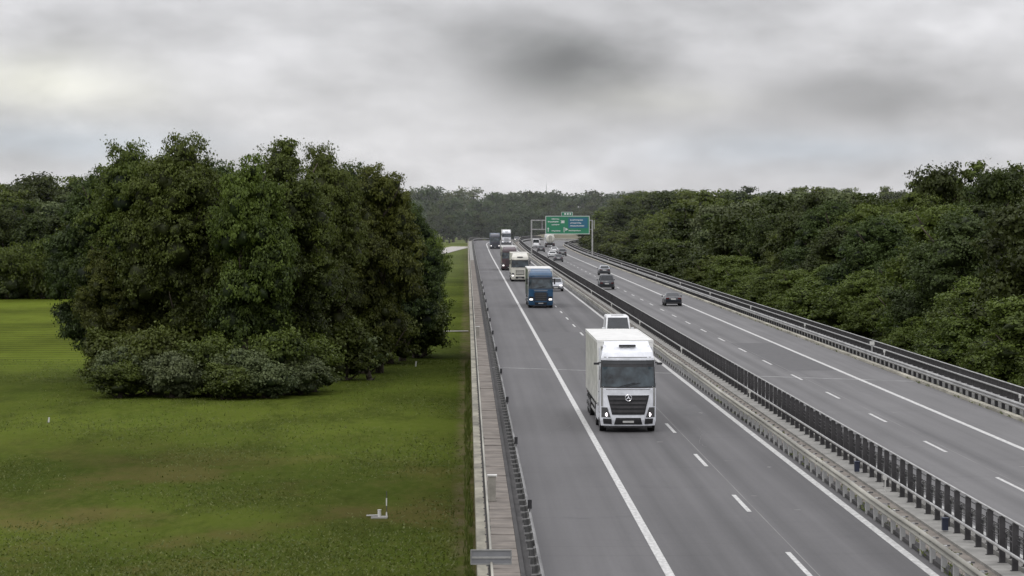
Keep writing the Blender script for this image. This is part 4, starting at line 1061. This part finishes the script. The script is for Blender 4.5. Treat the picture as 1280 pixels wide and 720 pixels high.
# ------------------------------------------------------------------ haze and low mist
def volume(name, label, c, s, dens, soft, mesh='box', seed=0):
    bm = bmesh.new()
    if mesh == 'box': box(bm, (0, 0, 0), s)
    else: bmesh.ops.create_icosphere(bm, subdivisions=3, radius=1, matrix=Matrix.Diagonal((*s, 1)))
    m = bpy.data.materials.new(name); m.use_nodes = True; nt = m.node_tree; n = nt.nodes; L = nt.links
    for x in list(n):
        if x.type == 'BSDF_PRINCIPLED': n.remove(x)
    vs = n.new('ShaderNodeVolumeScatter'); vs.inputs['Anisotropy'].default_value = .2; vs.inputs['Color'].default_value = (.93, .96, 1, 1) if mesh == 'box' else (.97, .95, .92, 1)
    L.new(vs.outputs[0], n['Material Output'].inputs['Volume'])
    if soft:
        tc = n.new('ShaderNodeTexCoord')
        mp = n.new('ShaderNodeMapping'); mp.inputs['Scale'].default_value = [1 / k for k in s]; L.new(tc.outputs['Object'], mp.inputs['Vector'])
        ln = n.new('ShaderNodeVectorMath'); ln.operation = 'LENGTH'; L.new(mp.outputs[0], ln.inputs[0])
        mr = n.new('ShaderNodeMapRange'); mr.interpolation_type = 'SMOOTHSTEP'
        mr.inputs['From Min'].default_value = 1; mr.inputs['From Max'].default_value = .15; mr.inputs['To Max'].default_value = dens; L.new(ln.outputs['Value'], mr.inputs['Value'])
        nz = n.new('ShaderNodeTexNoise'); nz.inputs['Scale'].default_value = .12; nz.inputs['Detail'].default_value = 2; L.new(tc.outputs['Object'], nz.inputs['Vector'])
        m2 = n.new('ShaderNodeMapRange'); m2.inputs['From Min'].default_value = .3; m2.inputs['From Max'].default_value = .65; m2.inputs['To Min'].default_value = .35; m2.inputs['To Max'].default_value = 1.3; L.new(nz.outputs['Fac'], m2.inputs['Value'])
        mu = n.new('ShaderNodeMath'); mu.operation = 'MULTIPLY'; L.new(mr.outputs[0], mu.inputs[0]); L.new(m2.outputs[0], mu.inputs[1]); L.new(mu.outputs[0], vs.inputs['Density'])
    else: vs.inputs['Density'].default_value = dens
    o = link_mesh(name, done(bm, name, m), None, c); tag(o, label, 'mist', None, 'stuff'); return o
volume('haze', 'thin grey haze lying over the distant wood and far end of the motorway', (0, 1900, 60), (3000, 2800, 150), .00008, False)
scene.cycles.volume_step_rate = 2; scene.cycles.volume_bounces = 1
# ------------------------------------------------------------------ sky and light
SUN_EL, SUN_AZ = R(52), R(215)
wd = bpy.data.worlds.new("World"); scene.world = wd; wd.use_nodes = True
nt = wd.node_tree; n = nt.nodes; L = nt.links; bg = n['Background']
def mth(op, a, b_=0.0, c=None):
    t = n.new('ShaderNodeMath'); t.operation = op
    for i, v in enumerate((a, b_, c)):
        if v is None: continue
        if isinstance(v, (int, float)): t.inputs[i].default_value = v
        else: L.new(v, t.inputs[i])
    return t.outputs[0]
def mixc(f, a, b_):
    t = n.new('ShaderNodeMix'); t.data_type = 'RGBA'
    if isinstance(f, float): t.inputs['Factor'].default_value = f
    else: L.new(f, t.inputs['Factor'])
    for k, v in (('A', a), ('B', b_)):
        if isinstance(v, tuple): t.inputs[k].default_value = (*v, 1)
        else: L.new(v, t.inputs[k])
    return t.outputs['Result']
sky = n.new('ShaderNodeTexSky'); sky.sky_type = 'NISHITA'; sky.sun_disc = False; sky.sun_elevation = SUN_EL; sky.sun_rotation = SUN_AZ
tc = n.new('ShaderNodeTexCoord'); sp = n.new('ShaderNodeSeparateXYZ'); L.new(tc.outputs['Generated'], sp.inputs[0])
dx, dy, dz = sp.outputs
def noise(sc, st, det=4, rough=.5, off=(0, 0, 0)):
    mp = n.new('ShaderNodeMapping'); mp.inputs['Scale'].default_value = st; mp.inputs['Location'].default_value = off
    t = n.new('ShaderNodeTexNoise'); t.inputs['Scale'].default_value = sc; t.inputs['Detail'].default_value = det; t.inputs['Roughness'].default_value = rough
    L.new(tc.outputs['Generated'], mp.inputs['Vector']); L.new(mp.outputs['Vector'], t.inputs['Vector']); return t.outputs['Fac']
n1 = noise(16, (1, 1, 2.6), 5, .5, (1.3, 0, .2)); n2 = noise(42, (1, 1, 2.2), 4, .5, (4.3, 0, 1.2)); n3 = noise(7, (1, 1, 3.0), 3, .5, (2.1, 1, 0))
def blob(x0, z0, rx, rz):
    a = mth('DIVIDE', mth('SUBTRACT', mth('MULTIPLY_ADD', mth('SUBTRACT', n2, .5), .022, dx), x0), rx)
    b_ = mth('DIVIDE', mth('SUBTRACT', mth('MULTIPLY_ADD', mth('SUBTRACT', n1, .5), .012, dz), z0), rz)
    d = mth('ADD', mth('MULTIPLY', a, a), mth('MULTIPLY', b_, b_))
    return mth('MULTIPLY', mth('POWER', 2.718, mth('MULTIPLY', d, -1.0)), mth('GREATER_THAN', dy, 0.0))
base = mth('MULTIPLY_ADD', mth('SUBTRACT', n1, .5), 1.25, 1.0)
base = mth('MULTIPLY', base, mth('MULTIPLY_ADD', mth('SUBTRACT', n2, .5), .48, 1.0))
base = mth('MULTIPLY', base, mth('MULTIPLY_ADD', mth('SUBTRACT', n3, .5), .45, 1.0))
base = mth('MULTIPLY', base, mth('SUBTRACT', 1.0, mth('MULTIPLY', blob(.031, .047, .032, .0145), .74)))
base = mth('MULTIPLY', base, mth('SUBTRACT', 1.0, mth('MULTIPLY', blob(.128, .038, .038, .0125), .54)))
base = mth('MULTIPLY', base, mth('SUBTRACT', 1.0, mth('MULTIPLY', blob(.05, .075, .11, .013), .22)))
base = mth('MULTIPLY', base, mth('ADD', 1.0, mth('MULTIPLY', blob(-.137, .040, .035, .009), .44)))
base = mth('MULTIPLY', base, mth('ADD', 1.0, mth('MULTIPLY', blob(-.01, .03, .07, .010), .10)))
# overcast sky: about two and a half times brighter overhead than at the horizon
zen = mth('MULTIPLY_ADD', mth('MAXIMUM', dz, 0.0), 1.75, 1.0)
base = mth('MULTIPLY', mth('MULTIPLY', base, zen), 6.2)
warm = mixc(mth('ADD', blob(-.135, .040, .035, .010), mth('MULTIPLY', blob(.06, .036, .03, .006), .5)), (1.0, .992, 1.03), (1.03, 1.02, .93))
cool = mixc(mth('MULTIPLY', mth('ADD', blob(-.13, .022, .05, .006), blob(.11, .02, .05, .006)), .7), warm, (.86, .96, 1.09))
vm = n.new('ShaderNodeVectorMath'); vm.operation = 'SCALE'; L.new(cool, vm.inputs[0]); L.new(base, vm.inputs['Scale'])
out = mixc(.94, sky.outputs['Color'], vm.outputs[0])
L.new(out, bg.inputs['Color']); bg.inputs['Strength'].default_value = .1
sun = bpy.data.lights.new('sun', 'SUN'); sun.energy = .7; sun.angle = R(25); sun.color = (1, .97, .92)
so = bpy.data.objects.new('sun', sun); C.objects.link(so)
d = Vector((math.sin(SUN_AZ) * math.cos(SUN_EL), math.cos(SUN_AZ) * math.cos(SUN_EL), math.sin(SUN_EL)))
so.rotation_euler = (-d).to_track_quat('-Z', 'Y').to_euler()
